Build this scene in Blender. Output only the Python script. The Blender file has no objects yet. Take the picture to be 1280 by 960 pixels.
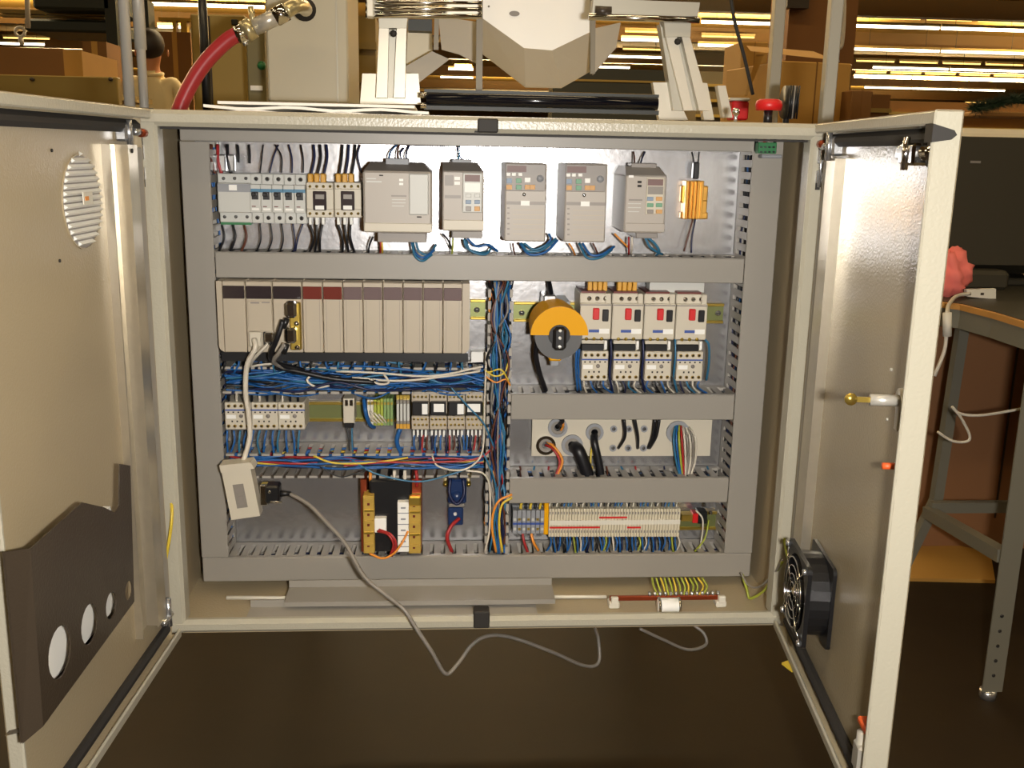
import bpy, bmesh, math, random
from mathutils import Vector, Matrix
from mathutils.geometry import tessellate_polygon

rnd = random.Random(7)
SC = bpy.context.scene
COL = SC.collection
ZS = 0.4                       # cabinet bottom stands this high above the floor
PI = math.pi

# ------------------------------------------------------------------ camera
F, CX, CY, CZ, YAW, PITCH, ROLL = 1258.3, -.0701, -1.4833, .7499, .0719, -.2276, .02
_cy, _sy, _cp, _sp, _cr, _sr = math.cos(YAW), math.sin(YAW), math.cos(PITCH), math.sin(PITCH), math.cos(ROLL), math.sin(ROLL)
FW = Vector((_sy*_cp, _cy*_cp, _sp))
_r0 = Vector((_cy, -_sy, 0)); _u0 = _r0.cross(FW)
RT = _cr*_r0 + _sr*_u0
UP = -_sr*_r0 + _cr*_u0
CAM = Vector((CX, CY, CZ))
cd = bpy.data.cameras.new('camera'); cam = bpy.data.objects.new('camera', cd); COL.objects.link(cam)
cam.matrix_world = Matrix.Translation(CAM + Vector((0, 0, ZS))) @ Matrix((RT, UP, -FW)).transposed().to_4x4()
cd.sensor_fit = 'HORIZONTAL'; cd.sensor_width = 36.0; cd.lens = F/1280*36.0
cd.clip_start = .02; cd.clip_end = 300
SC.camera = cam

# ------------------------------------------------------------------ exposure, world, lights
SC.view_settings.view_transform = 'Standard'; SC.view_settings.look = 'None'
SC.view_settings.gamma = 1.0; SC.view_settings.use_curve_mapping = False
SC.view_settings.exposure = 0.0
FLASH_W = 26.0
HALL_W = 260.0
TUBE_E = 9.0
w = bpy.data.worlds.new('world'); SC.world = w; w.use_nodes = True
w.node_tree.nodes['Background'].inputs[0].default_value = (.55, .42, .25, 1)
w.node_tree.nodes['Background'].inputs[1].default_value = .25

def lamp(name, kind, loc, power, color, **k):
    l = bpy.data.lights.new(name, kind); l.energy = power; l.color = color
    for a, b in k.items(): setattr(l, a, b)
    o = bpy.data.objects.new(name, l); COL.objects.link(o); o.location = loc
    return o
fl = lamp('camera_flash', 'AREA', CAM + Vector((.11, -.03, -.01 + ZS)), FLASH_W, (1, .95, .88), shape='RECTANGLE', size=.06, size_y=.035)
fl.matrix_world = Matrix.Translation(CAM + Vector((.11, -.03, -.01 + ZS))) @ Matrix((RT, UP, -FW)).transposed().to_4x4()
for hx in (-7, 0, 7):
    for hy in (-5.5, -.8, 3.0, 8.5, 16):
        lamp('hall_light', 'AREA', (hx, hy, 4.3), HALL_W*(.22 if hy < 5 else 1.3), (1, .76, .42), shape='RECTANGLE', size=4.5, size_y=.25)
for hx in (-10, 6, 22):  # added fill lamps shining up, standing in for the battens' upward glow
    for hy in (16, 28, 40, 54, 70):
        u_ = lamp('ceiling_fill', 'AREA', (hx, hy, 4.45), 1500, (1, .76, .36), shape='RECTANGLE', size=12, size_y=.3)
        u_.rotation_euler = (PI, 0, 0); u_.location.z = 4.2

# ------------------------------------------------------------------ pixel to point on a plane of the place
def _ray(px, py): return FW*F + RT*(px-640) - UP*(py-480)
def at(px, py, Y):
    d = _ray(px, py); return CAM + d*((Y-CY)/d.y)
def atz(px, py, z):
    d = _ray(px, py); return CAM + d*((z-CZ)/d.z)
def atx(px, py, x):
    d = _ray(px, py); return CAM + d*((x-CX)/d.x)
def rect(x0, y0, x1, y1, Y):
    xm, ym = (x0+x1)/2, (y0+y1)/2
    return at(x0, ym, Y).x, at(x1, ym, Y).x, at(xm, y1, Y).z, at(xm, y0, Y).z

# ------------------------------------------------------------------ materials
def lin(c):
    c /= 255
    return c/12.92 if c <= .04045 else ((c+.055)/1.055)**2.4
MATS = {}
def M(name, rgb, rough=.5, metal=0., bump=0., bscale=200., var=.0, vscale=6., emit=0, alpha=1, spec=.5, coat=0, trans=0):
    m = bpy.data.materials.new(name); m.use_nodes = True
    nt = m.node_tree; b = nt.nodes['Principled BSDF']
    col = (lin(rgb[0]), lin(rgb[1]), lin(rgb[2]), 1)
    b.inputs['Base Color'].default_value = col
    b.inputs['Roughness'].default_value = rough; b.inputs['Metallic'].default_value = metal
    b.inputs['Specular IOR Level'].default_value = spec
    b.inputs['Coat Weight'].default_value = coat; b.inputs['Coat Roughness'].default_value = .13
    b.inputs['Alpha'].default_value = alpha
    b.inputs['Transmission Weight'].default_value = trans
    tc = nt.nodes.new('ShaderNodeTexCoord')
    n = nt.nodes.new('ShaderNodeTexNoise'); n.inputs['Scale'].default_value = vscale; n.inputs['Detail'].default_value = 4
    nt.links.new(tc.outputs['Object'], n.inputs['Vector'])
    rp = nt.nodes.new('ShaderNodeMix'); rp.data_type = 'RGBA'
    v = max(var, .03)
    rp.inputs[6].default_value = tuple(c*(1-v) for c in col[:3]) + (1,)
    rp.inputs[7].default_value = tuple(min(1, c*(1+v)) for c in col[:3]) + (1,)
    nt.links.new(n.outputs[0], rp.inputs[0]); nt.links.new(rp.outputs[2], b.inputs['Base Color'])
    if bump:
        n2 = nt.nodes.new('ShaderNodeTexNoise'); n2.inputs['Scale'].default_value = bscale; n2.inputs['Detail'].default_value = 2
        nt.links.new(tc.outputs['Object'], n2.inputs['Vector'])
        bp = nt.nodes.new('ShaderNodeBump'); bp.inputs['Strength'].default_value = bump; bp.inputs['Distance'].default_value = .002
        nt.links.new(n2.outputs[0], bp.inputs['Height']); nt.links.new(bp.outputs[0], b.inputs['Normal']); nt.links.new(bp.outputs[0], b.inputs['Coat Normal'])
    if emit:
        b.inputs['Emission Color'].default_value = col; b.inputs['Emission Strength'].default_value = emit
    MATS[name] = m
    return m
paint = M('beige_paint', (172, 167, 150), .32, bump=.25, bscale=260)
paint_in = M('beige_inside', (166, 151, 122), .34, bump=.22, bscale=300, var=.04)
paint_r = M('glossy_inside', (164, 150, 122), .24, bump=.22, bscale=300, var=.04, spec=.6, coat=.35)
galv_w = M('galvanised_channel', (206, 197, 178), .3, .8, bump=.08, bscale=120, var=.08, vscale=60)
galv = M('galvanised_sheet', (200, 200, 202), .24, .88, bump=.10, bscale=90, var=.10, vscale=60)
zinc = M('zinc', (215, 217, 220), .25, .9, bump=.1)
chrome = M('chrome', (225, 225, 225), .12, 1.)
steel = M('steel_tube', (196, 192, 182), .3, .45)
alu = M('aluminium', (206, 200, 184), .4, .35)
alu2 = M('cast_aluminium', (176, 172, 158), .45, .4)
duct = M('grey_pvc', (144, 139, 130), .42)
duct_s = M('grey_pvc_side', (158, 152, 142), .5)
dark = M('dark_paint', (62, 53, 43), .35, bump=.2, bscale=300)
black = M('black_plastic', (22, 22, 24), .35)
rubber = M('black_rubber', (40, 37, 34), .7)
cream = M('cream_plastic', (196, 188, 170), .45)
cream2 = M('warm_grey_plastic', (176, 164, 144), .45)
lgrey = M('light_grey_plastic', (190, 190, 184), .45)
drive = M('drive_grey', (168, 160, 150), .45)
drive_d = M('drive_dark', (134, 127, 120), .45)
white = M('white_label', (235, 234, 228), .5)
offw = M('off_white', (215, 210, 195), .5)
yellow = M('yellow_plastic', (222, 158, 0), .5, spec=.2)
ylug = M('yellow_lug', (206, 152, 46), .45)
red = M('red_plastic', (200, 28, 30), .4)
dred = M('dark_red', (96, 28, 22), .4)
maroon = M('smoked_window', (112, 84, 80), .5)
drive_dk = M('dark_grey_plastic', (84, 84, 84), .45)
smoke = M('smoked_lens', (52, 44, 46), .15, coat=.5)
smoke_r = M('lens_reddish_reflection', (112, 52, 44), .15, coat=.5)
smoke_p = M('lens_pale_reflection', (114, 98, 98), .15, coat=.5)
bluestripe = M('blue_stripe', (52, 78, 150), .5)
tealstripe = M('teal_band', (70, 120, 150), .4)
bluec = M('blue_button', (126, 144, 164), .5)
greenc = M('green_button', (104, 152, 122), .5)
orangec = M('orange_button', (200, 150, 86), .5)
gold = M('gold_anodised', (232, 176, 84), .3, .7)
nickel = M('nickel', (205, 192, 150), .3, .7)
brass = M('brass', (215, 185, 90), .3, .9)
copper = M('copper', (170, 80, 50), .35, .8)
olive = M('din_rail', (128, 134, 86), .35, .6)
tblock = M('terminal_beige', (205, 195, 170), .5)
tgrey = M('terminal_grey', (140, 142, 146), .5)
yterm = M('terminal_yellow', (176, 144, 60), .5, var=.15, vscale=80)
gterm = M('terminal_green', (124, 150, 90), .5)
green = M('green_connector', (36, 110, 62), .45)
navyc = M('navy_plastic', (30, 50, 90), .3)
foam = M('white_paper', (236, 232, 222), .6)
w_black = M('wire_black', (20, 20, 24), .4)
w_navy = M('wire_navy', (22, 30, 66), .4)
w_blue = M('wire_blue', (30, 88, 150), .4)
w_teal = M('wire_teal', (44, 106, 140), .4)
w_white = M('wire_white', (206, 198, 182), .45)
w_grey = M('wire_grey', (132, 126, 118), .4)
w_red = M('wire_red', (160, 40, 40), .4)
w_brown = M('wire_brown', (92, 52, 36), .4)
w_redor = M('orange_red', (214, 90, 40), .4)
w_yel = M('wire_yellow', (212, 184, 60), .4)
w_org = M('wire_orange', (222, 140, 50), .4)
w_yg = M('wire_green_yellow', (160, 170, 60), .4)
hose = M('red_hose', (168, 44, 50), .35)
card = M('cardboard', (190, 142, 64), .7, var=.08)
card_d = M('cardboard_dark', (128, 86, 34), .7, var=.08)
wood = M('wood_edge', (186, 134, 66), .6, var=.15, vscale=20)
tan = M('tan_panel', (156, 130, 62), .5)
brownp = M('brown_panel', (150, 106, 70), .6, var=.08, vscale=3)
bench_m = M('bench_green_grey', (118, 115, 102), .4)
machine = M('machine_grey', (190, 184, 164), .4)
machine_d = M('machine_dark', (40, 44, 40), .5)
dullbar = M('dull_bar', (124, 116, 98), .45)
wing = M('wing_grey', (158, 150, 134), .45)
hop_w = M('hopper_flash_glare', (250, 249, 244), .35)  # white pushed up to paint the flash reflection into the front face
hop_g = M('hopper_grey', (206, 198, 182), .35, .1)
crt = M('crt_casing', (58, 54, 42), .5)
cloth = M('red_cloth', (236, 122, 110), .8)
shirt = M('beige_shirt', (226, 206, 160), .8, bump=.3, bscale=30)
skin = M('skin', (196, 132, 90), .5)
hair = M('dark_hair', (40, 26, 16), .6)
denim = M('dark_trousers', (40, 42, 60), .8)
column_m = M('column_brown', (132, 86, 36), .6)
garl = M('garland_green', (26, 48, 22), .7)
clearp = M('clear_plastic', (200, 190, 150), .1, alpha=.10, spec=.3)
floor_m = M('floor_dark', (44, 33, 17), .6, bump=.3, bscale=8, var=.35, vscale=5, spec=.25)
wall_m = M('hall_wall', (150, 108, 48), .7, var=.2, vscale=.3)
ceil_m = M('hall_ceiling', (176, 136, 60), .7, var=.35, vscale=.25)
beam_m = M('hall_beam', (120, 88, 44), .6)
tube_m = M('lit_tube', (255, 240, 205), .5, emit=TUBE_E)
tube_d = M('lit_tube_far', (255, 205, 110), .5, emit=2.4)
shade_m = M('batten_housing', (190, 170, 120), .5)

# ------------------------------------------------------------------ mesh builder
class Mesh:
    def __init__(s): s.v = []; s.f = []; s.mi = []; s.sm = []; s.ms = []; s.cur = 0; s.xf = None
    def mat(s, m):
        if m not in s.ms: s.ms.append(m)
        s.cur = s.ms.index(m); return s
    def add(s, vs, fs, smooth=False):
        b = len(s.v)
        if s.xf: vs = [s.xf(*v) for v in vs]
        s.v += [tuple(v) for v in vs]
        for f in fs: s.f.append(tuple(i+b for i in f)); s.mi.append(s.cur); s.sm.append(smooth)
        return s
    def box(s, x0, x1, y0, y1, z0, z1, bev=0):
        if x0 > x1: x0, x1 = x1, x0
        if y0 > y1: y0, y1 = y1, y0
        if z0 > z1: z0, z1 = z1, z0
        if not bev:
            vs = [(x, y, z) for x in (x0, x1) for y in (y0, y1) for z in (z0, z1)]
            fs = [(0, 1, 3, 2), (4, 6, 7, 5), (0, 4, 5, 1), (2, 3, 7, 6), (0, 2, 6, 4), (1, 5, 7, 3)]
            return s.add(vs, fs)
        bev = min(bev, (x1-x0)*.45, (y1-y0)*.45, (z1-z0)*.45)
        vs = []; ix = {}
        for i, x in enumerate((x0, x1)):
            for j, y in enumerate((y0, y1)):
                for k, z in enumerate((z0, z1)):
                    dx, dy, dz = (bev, -bev)[i], (bev, -bev)[j], (bev, -bev)[k]
                    for a, p in enumerate(((x, y+dy, z+dz), (x+dx, y, z+dz), (x+dx, y+dy, z))):
                        ix[i, j, k, a] = len(vs); vs.append(p)
        g = lambda i, j, k, a: ix[i, j, k, a]
        fs = []
        for i in (0, 1):
            f = [g(i, 0, 0, 0), g(i, 0, 1, 0), g(i, 1, 1, 0), g(i, 1, 0, 0)]; fs.append(f if i == 0 else f[::-1])
            f = [g(0, i, 0, 1), g(1, i, 0, 1), g(1, i, 1, 1), g(0, i, 1, 1)]; fs.append(f if i == 0 else f[::-1])
            f = [g(0, 0, i, 2), g(0, 1, i, 2), g(1, 1, i, 2), g(1, 0, i, 2)]; fs.append(f if i == 0 else f[::-1])
        for j in (0, 1):
            for k in (0, 1):
                fs.append([g(0, j, k, 1), g(1, j, k, 1), g(1, j, k, 2), g(0, j, k, 2)])
                fs.append([g(j, 0, k, 0), g(j, 1, k, 0), g(j, 1, k, 2), g(j, 0, k, 2)])
                fs.append([g(j, k, 0, 0), g(j, k, 1, 0), g(j, k, 1, 1), g(j, k, 0, 1)])
        for i in (0, 1):
            for j in (0, 1):
                for k in (0, 1): fs.append([g(i, j, k, 0), g(i, j, k, 1), g(i, j, k, 2)])
        return s.add(vs, fs)
    def pbox(s, r, Yf, Yb, bev=0):
        x0, x1, z0, z1 = rect(*r, Yf); return s.box(x0, x1, Yf, Yb, z0, z1, bev)
    def tube(s, pts, r, n=6, caps=True, smooth=True):
        pts = [Vector(p) for p in pts]
        rr = r if isinstance(r, (list, tuple)) else [r]*len(pts)
        vs = []; fs = []; up = None
        for i, p in enumerate(pts):
            d = (pts[min(i+1, len(pts)-1)]-pts[max(i-1, 0)])
            if d.length < 1e-9: d = Vector((0, 0, 1))
            d.normalize()
            if up is None: up = d.orthogonal().normalized()
            else:
                up = up - d*up.dot(d)
                up = up.normalized() if up.length > 1e-6 else d.orthogonal().normalized()
            q = d.cross(up)
            for k in range(n):
                a = 2*PI*k/n; vs.append(p + (up*math.cos(a)+q*math.sin(a))*rr[i])
        for i in range(len(pts)-1):
            for k in range(n):
                fs.append((i*n+k, i*n+(k+1) % n, (i+1)*n+(k+1) % n, (i+1)*n+k))
        if caps: fs.append(tuple(range(n))[::-1]); fs.append(tuple((len(pts)-1)*n+k for k in range(n)))
        return s.add(vs, fs, smooth)
    def cyl(s, a, b, r, n=16, r2=None):
        return s.tube([a, b], [r, r if r2 is None else r2], n)
    def cy(s, x, z, r, Y0, Y1, n=12): return s.cyl((x, Y0, z), (x, Y1, z), r, n)
    def sphere(s, c, r, n=12, sc=(1, 1, 1)):
        vs = []; fs = []; m = n//2
        for i in range(m+1):
            t = PI*i/m
            for k in range(n):
                a = 2*PI*k/n
                vs.append((c[0]+r*sc[0]*math.sin(t)*math.cos(a), c[1]+r*sc[1]*math.sin(t)*math.sin(a), c[2]+r*sc[2]*math.cos(t)))
        for i in range(m):
            for k in range(n): fs.append((i*n+k, (i+1)*n+k, (i+1)*n+(k+1) % n, i*n+(k+1) % n))
        return s.add(vs, fs, True)
    def prism(s, outer, holes, mp, a, b):
        """flat polygon with holes, extruded a..b ; mp(u,v,w)->point"""
        loops = [outer]+list(holes)
        tri = tessellate_polygon([[Vector((p[0], p[1], 0)) for p in l] for l in loops])
        flat = [p for l in loops for p in l]; n = len(flat)
        vs = [mp(p[0], p[1], a) for p in flat]+[mp(p[0], p[1], b) for p in flat]
        fs = [tuple(t) for t in tri]+[tuple(i+n for i in t[::-1]) for t in tri]
        o = 0
        for l in loops:
            k = len(l)
            for i in range(k): fs.append((o+i, o+(i+1) % k, n+o+(i+1) % k, n+o+i))
            o += k
        return s.add(vs, fs)
    def build(s, name, m=None, parent=None, kind=None, label=None):
        me = bpy.data.meshes.new(name)
        off = Vector(WL[parent.name]) if parent else (Vector(s.org) if hasattr(s, 'org') else Vector((0, 0, 0)))
        me.from_pydata([(x-off.x, y-off.y, z-off.z+(0 if parent else 0)) for x, y, z in s.v], [], s.f)
        if m is not None: me.materials.append(m)
        else:
            for q in s.ms: me.materials.append(q)
            me.polygons.foreach_set('material_index', s.mi)
        me.polygons.foreach_set('use_smooth', s.sm)
        bm = bmesh.new(); bm.from_mesh(me); bmesh.ops.recalc_face_normals(bm, faces=bm.faces); bm.to_mesh(me); bm.free()
        o = bpy.data.objects.new(name, me); COL.objects.link(o)
        if parent: o.parent = parent; WL[o.name] = WL[parent.name]
        else: o.location = off + Vector((0, 0, ZS)); WL[o.name] = tuple(off)
        if kind: o['kind'] = kind
        if label: o['label'] = label
        return o
WL = {}
def thing(name, label, cat, loc=(0, 0, 0), group=None):
    o = bpy.data.objects.new(name, None); COL.objects.link(o); o.empty_display_size = .02
    o.location = (loc[0], loc[1], loc[2]+ZS); WL[o.name] = tuple(loc)
    o['label'] = label; o['category'] = cat
    if group: o['group'] = group
    return o
def tag(o, label, cat, group=None):
    o['label'] = label; o['category'] = cat
    if group: o['group'] = group
    return o
KIDS = {}
def kids(o): return [c for c in COL.objects if c.parent == o]
def dup(root, d, label, group=None):
    r = root.copy(); COL.objects.link(r); r.location = root.location + Vector(d); r['label'] = label
    WL[r.name] = tuple(Vector(WL[root.name])+Vector(d))
    if group: r['group'] = group
    for ch in kids(root):
        c = ch.copy(); COL.objects.link(c); c.parent = r; WL[c.name] = WL[r.name]
        for g in kids(ch):
            e = g.copy(); COL.objects.link(e); e.parent = c; WL[e.name] = WL[r.name]
    return r
ORD = ['first', 'second', 'third', 'fourth', 'fifth', 'sixth', 'seventh', 'eighth', 'ninth', 'tenth', 'eleventh', 'twelfth', 'thirteenth',
       'fourteenth', 'fifteenth', 'sixteenth', 'seventeenth', 'eighteenth', 'nineteenth']
for t_ in ('twenty', 'thirty', 'forty', 'fifty'):
    ORD.append(t_[:-1]+'ieth'); ORD += [t_+'-'+q_ for q_ in ORD[:9]]

def spline(P, k=6):
    P = [Vector(p) for p in P]
    if len(P) == 2: return P
    out = []
    Q = [P[0]*2-P[1]]+P+[P[-1]*2-P[-2]]
    for i in range(1, len(Q)-2):
        a, b, c, d = Q[i-1:i+3]
        for j in range(k):
            t = j/k
            out.append(.5*((2*b)+(c-a)*t+(2*a-5*b+4*c-d)*t*t+(3*b-a-3*c+d)*t**3))
    out.append(P[-1]); return out
def pp(p):
    """(px,py,Y) -> point; Vectors pass through"""
    return p if isinstance(p, Vector) else at(*p)
def wire(name, pts, r, m, label, group=None, cat='wire', n=6, k=6, ends=None):
    P = [pp(p) for p in pts]
    b = Mesh(); b.org = P[0]; b.mat(m); b.tube(spline(P, k), r, n)
    if ends:
        em, er, el = ends
        b.mat(em)
        for p, q in ((P[0], P[1]), (P[-1], P[-2])):
            d = (q-p).normalized(); b.tube([p-d*.001, p+d*el], er, n)
            if ends and len(ends) == 3: pass
            break
    o = b.build(name); return tag(o, label, cat, group)
def bundle(name, label, cat, n, path, spread, r, mats, seed=1, wob=.6, kind='stuff', parent=None, org=None):
    """n strands along a path of world points, each offset inside spread (x,y,z half sizes)"""
    R = random.Random(seed); b = Mesh(); P = [pp(p) for p in path]; b.org = org or P[0]
    for i in range(n):
        b.mat(R.choice(mats)); o = Vector([R.uniform(-1, 1)*q for q in spread]); L = []
        for p in P:
            L.append(p + o + Vector([R.uniform(-1, 1)*q*wob for q in spread]))
        b.tube(spline(L, 5), r*R.uniform(.8, 1.25), 5, caps=False)
    o = b.build(name, parent=parent); o['kind'] = kind
    if parent is None: tag(o, label, cat)
    return o

# ================================================================== SETTING
def struct(name, m, f):
    b = Mesh(); f(b); o = b.build(name, m); o['kind'] = 'structure'; return o
FZ = -ZS
struct('floor', floor_m, lambda b: b.box(-28, 40, -9, 95, FZ-.1, FZ))
struct('ceiling', ceil_m, lambda b: b.box(-28, 40, -9, 95, 4.6, 4.8))
struct('wall_back', wall_m, lambda b: b.box(-28, 40, 95, 95.3, FZ, 4.8))
struct('wall_left', wall_m, lambda b: b.box(-28.3, -28, -9, 95, FZ, 4.8))
struct('wall_right', wall_m, lambda b: b.box(40, 40.3, -9, 95, FZ, 4.8))
struct('wall_front', wall_m, lambda b: b.box(-28, 40, -9.3, -9, FZ, 4.8))
for i, yy in enumerate((12, 18, 24, 31, 39, 48, 58, 70)):
    struct('trim_%d' % (i+1), beam_m, lambda b: b.box(-28, 40, yy, yy+.35, 4.15, 4.62))

# ================================================================== ENCLOSURE
W2, H, D = .5, .797, .25
enc = thing('enclosure', 'large beige steel electrical enclosure with both doors swung open', 'cabinet', (0, 0, 0))
b = Mesh(); t = .004
b.box(-W2, -W2+t, .004, D, 0, H); b.box(W2-t, W2, .004, D, 0, H)
b.box(-W2, W2, .004, D, 0, t); b.box(-W2, W2, .004, D, H-t, H); b.box(-W2, W2, D-t, D, 0, H)
b.build('shell', paint_in, enc)
b = Mesh()
b.box(-W2, -W2+.030, 0, .018, 0, H, .004); b.box(W2-.030, W2, 0, .018, 0, H, .004)
b.box(-W2, W2, -.001, .018, 0, .022, .006); b.box(-W2, W2, -.001, .018, H-.023, H, .006)
b.box(-W2+.028, -W2+.031, .004, .03, .02, H-.02); b.box(W2-.031, W2-.028, .004, .03, .02, H-.02)
b.build('rim', paint, enc)
b = Mesh(); b.box(-W2+.032, W2-.032, .012, .022, H-.0265, H-.0235); b.build('seal', rubber, enc, label='dark rubber seal under the top rim')
PL = .225
b = Mesh(); b.box(-.47, .45, .146, .149, .7772, .7795); b.build('top_strip', galv, enc, label='thin bright galvanised strip above the top duct')
b = Mesh(); b.box(-.47, .47, PL, PL+.003, .03, .785); b.build('mounting_plate', galv, enc, label='shiny galvanised mounting plate')
# door catches of the rim
for (x0, y0, x1, y1) in ((597, 148, 623, 166), (592, 765, 612, 786)):
    b = Mesh(); b.pbox((x0, y0, x1, y1), -.004, .02, .002); x0w, x1w, z0w, z1w = rect(x0, y0, x1, y1, -.004)
    b.box(x0w-.004, x0w+.001, .002, .02, z0w, z0w+.012); b.build('catch', rubber, enc, label='black plastic catch on the rim')
# hinges in the posts
def hinge(px, py, s):
    b = Mesh(); p = at(px, py, 0)
    b.mat(rubber); b.box(p.x-.0035, p.x+.0035, -.001, .002, p.z+.022, p.z+.034); b.box(p.x-.0035, p.x+.0035, -.001, .002, p.z-.034, p.z-.022)
    b.mat(zinc); b.box(p.x-.0045, p.x+.0045, -.004, .001, p.z+.004, p.z+.024, .001); b.box(p.x-.0045, p.x+.0045, -.004, .001, p.z-.024, p.z-.006, .001)
    b.tube([(p.x, -.006, p.z-.03), (p.x, -.006, p.z+.03)], .0025, 8); b.build('hinge', None, enc, label='zinc hinge in the corner post')
hinge(177, 203, -1); hinge(1024, 208, 1); hinge(206, 735, -1)
for (px, py, s) in ((189, 198, 1), (192, 470, 1), (1014, 215, -1), (1008, 470, -1)):
    b = Mesh(); p = at(px, py, .02); b.tube([(p.x, .016, p.z+.03), (p.x, .016, p.z-.03)], .0022, 6)
    b.sphere((p.x, .014, p.z+.03), .005, 8); b.sphere((p.x, .014, p.z-.03), .0045, 8); b.build('hinge_rod', zinc, enc)

# ---- doors -------------------------------------------------------
DO = {'L': (Vector((-.5, 0, 0)), Vector((-.0539, -.9985, 0)), Vector((.9985, -.0539, 0))),
      'R': (Vector((.5, 0, 0)), Vector((-.1217, -.9926, 0)), Vector((-.9926, .1217, 0)))}
def dxf(s):
    o, eu, en = DO[s]
    return lambda u, n, z: o+eu*u+en*n+Vector((0, 0, z))
def dat(px, py, s, n=0.):
    o, eu, en = DO[s]; d = _ray(px, py); tt = (o+en*n-CAM).dot(en)/d.dot(en); q = CAM+d*tt-o
    return q.dot(eu), q.z
def door(s, label):
    x = dxf(s)
    b = Mesh(); b.xf = x
    L = .5
    b.box(.006, L, 0, .003, 0, H)
    b.box(.006, L, 0, .026, 0, .003); b.box(.006, L, 0, .026, H-.003, H)
    b.box(L-.003, L, 0, .026 if s == 'R' else .015, 0, H); b.box(.006, .009, 0, .012, 0, H)
    d = b.build('door', paint_in if s == 'L' else paint_r, enc, label=label)
    b = Mesh(); b.xf = x
    b.box(L-.006, L+.0005, -.0005, .028 if s == 'R' else .017, -.0005, H+.0005, .002)
    b.box(.006, L, .022, .027, .0, .014, .002); b.box(.006, L, .022, .027, H-.014, H, .002)
    b.build('door_edge', paint, d)
    b = Mesh(); b.xf = x
    b.box(.02, L-.004, .003, .018, H-.033, H-.0155, .006); b.box(.02, L-.008, .003, .016, .0145, .028, .004)
    b.box(L-.020, L-.010, .003, .010, .03, H-.03, .003)
    if s == 'R':
        b.add([(uu, n_, H-z_) for uu in (L-.02, L+.0018) for n_, z_ in ((.029, .013), (.029, .031), (.010, .028), (.005, .0235), (.008, .019))],
              [(0, 1, 2, 3, 4), (9, 8, 7, 6, 5)]+[(i, (i+1) % 5, 5+(i+1) % 5, 5+i) for i in range(5)])
    b.build('gasket', rubber, d)
    return d
dL = door('L', 'left door, plain tan inside with a round vent'); dR = door('R', 'right door, glossy inside with lock and fan')
def dpart(s, d, name, m, f, label=None):
    b = Mesh(); b.xf = dxf(s); f(b); return b.build(name, m, d, label=label)
# left door stiffening channel and strips
def f(b):
    b.box(.088, .132, .003, .0045, .06, .748); b.box(.086, .090, .003, .022, .06, .748); b.box(.130, .133, .003, .014, .06, .748)
    b.box(.050, .086, .018, .0195, .055, .748); b.box(.048, .051, .003, .0195, .055, .748)
dpart('L', dL, 'stiffening_channel', galv_w, f, 'galvanised stiffening channel')
dpart('L', dL, 'stiffening_channel', duct_s, lambda b: (b.box(.018, .040, .003, .016, .05, .745, .002),), 'blue grey strip beside the hinge')
def f(b):
    for u in (.07, .11): b.cyl((u, .0045 if u > .1 else .0195, .740), (u, .006 if u > .1 else .021, .740), .003, 8)
dpart('L', dL, 'rivet', rubber, f)
def f(b):
    b.box(.06, .085, .003, .02, .752, .775, .003); b.cyl((.075, .02, .748), (.075, .02, .78), .004, 8); b.cyl((.05, .018, .765), (.03, .018, .765), .005, 8)
dpart('L', dL, 'hinge_bolt', zinc, f); 
dpart('L', dL, 'hinge_bolt', copper, lambda b: b.cyl((.03, .019, .764), (.015, .019, .764), .006, 8), 'reddish bolt end')
dpart('L', dL, 'hinge_bolt', zinc, lambda b: (b.cyl((.03, .02, .05), (.065, .02, .05), .005, 8), b.cyl((.04, .02, .035), (.04, .02, .08), .005, 8)))
for (px, py) in ((64, 188), (74, 326), (138, 310)):
    u, z = dat(px, py, 'L', .003); dpart('L', dL, 'screw', rubber, lambda b: b.cyl((u, .003, z), (u, .0045, z), .002, 8))
# right door
def f(b):
    b.box(.05, .095, .016, .0175, .12, .748); b.box(.048, .051, .003, .0175, .12, .748); b.box(.095, .097, .003, .0175, .12, .748)
dpart('R', dR, 'stiffening_channel', galv_w, f, 'galvanised stiffening channel')
dpart('R', dR, 'stiffening_channel', duct_s, lambda b: b.box(.018, .034, .003, .014, .06, .745, .002), 'blue grey strip beside the hinge')
def f(b):
    b.box(.06, .085, .003, .02, .752, .778, .003); b.cyl((.072, .022, .745), (.072, .022, .785), .0045, 8); b.cyl((.05, .018, .765), (.02, .018, .765), .005, 8)
dpart('R', dR, 'hinge_bolt', zinc, f)
dpart('R', dR, 'hinge_bolt', copper, lambda b: b.cyl((.03, .019, .768), (.012, .019, .768), .006, 8), 'reddish bolt end')
def latch(z, s, sgn=1):
    def f(b):
        b.box(.405, .452, .004, .030, z-.013, z+.010, .003); b.cyl((.39, .017, z), (.475, .017, z), .008, 10)
        b.box(.38, .405, .006, .026, z-.009, z+.009, .004); b.cyl((.43, .03, z-.018), (.43, .03, z+.016), .004, 8)
    dpart('R', dR, 'latch', chrome, f)
    dpart('R', dR, 'latch', rubber, lambda b: b.box(.462, .488, .003, .02, z-.014, z+.014, .002), 'dark latch plate')
latch(.756, 'R')
def f(b):
    b.box(.455, .482, .004, .028, .048, .085, .004); b.cyl((.468, .02, .03), (.468, .02, .098), .008, 10)
dpart('R', dR, 'latch', steel, f)
dpart('R', dR, 'latch', w_redor, lambda b: b.box(.445, .478, .004, .022, .098, .106, .002), 'red plastic stop')
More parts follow.
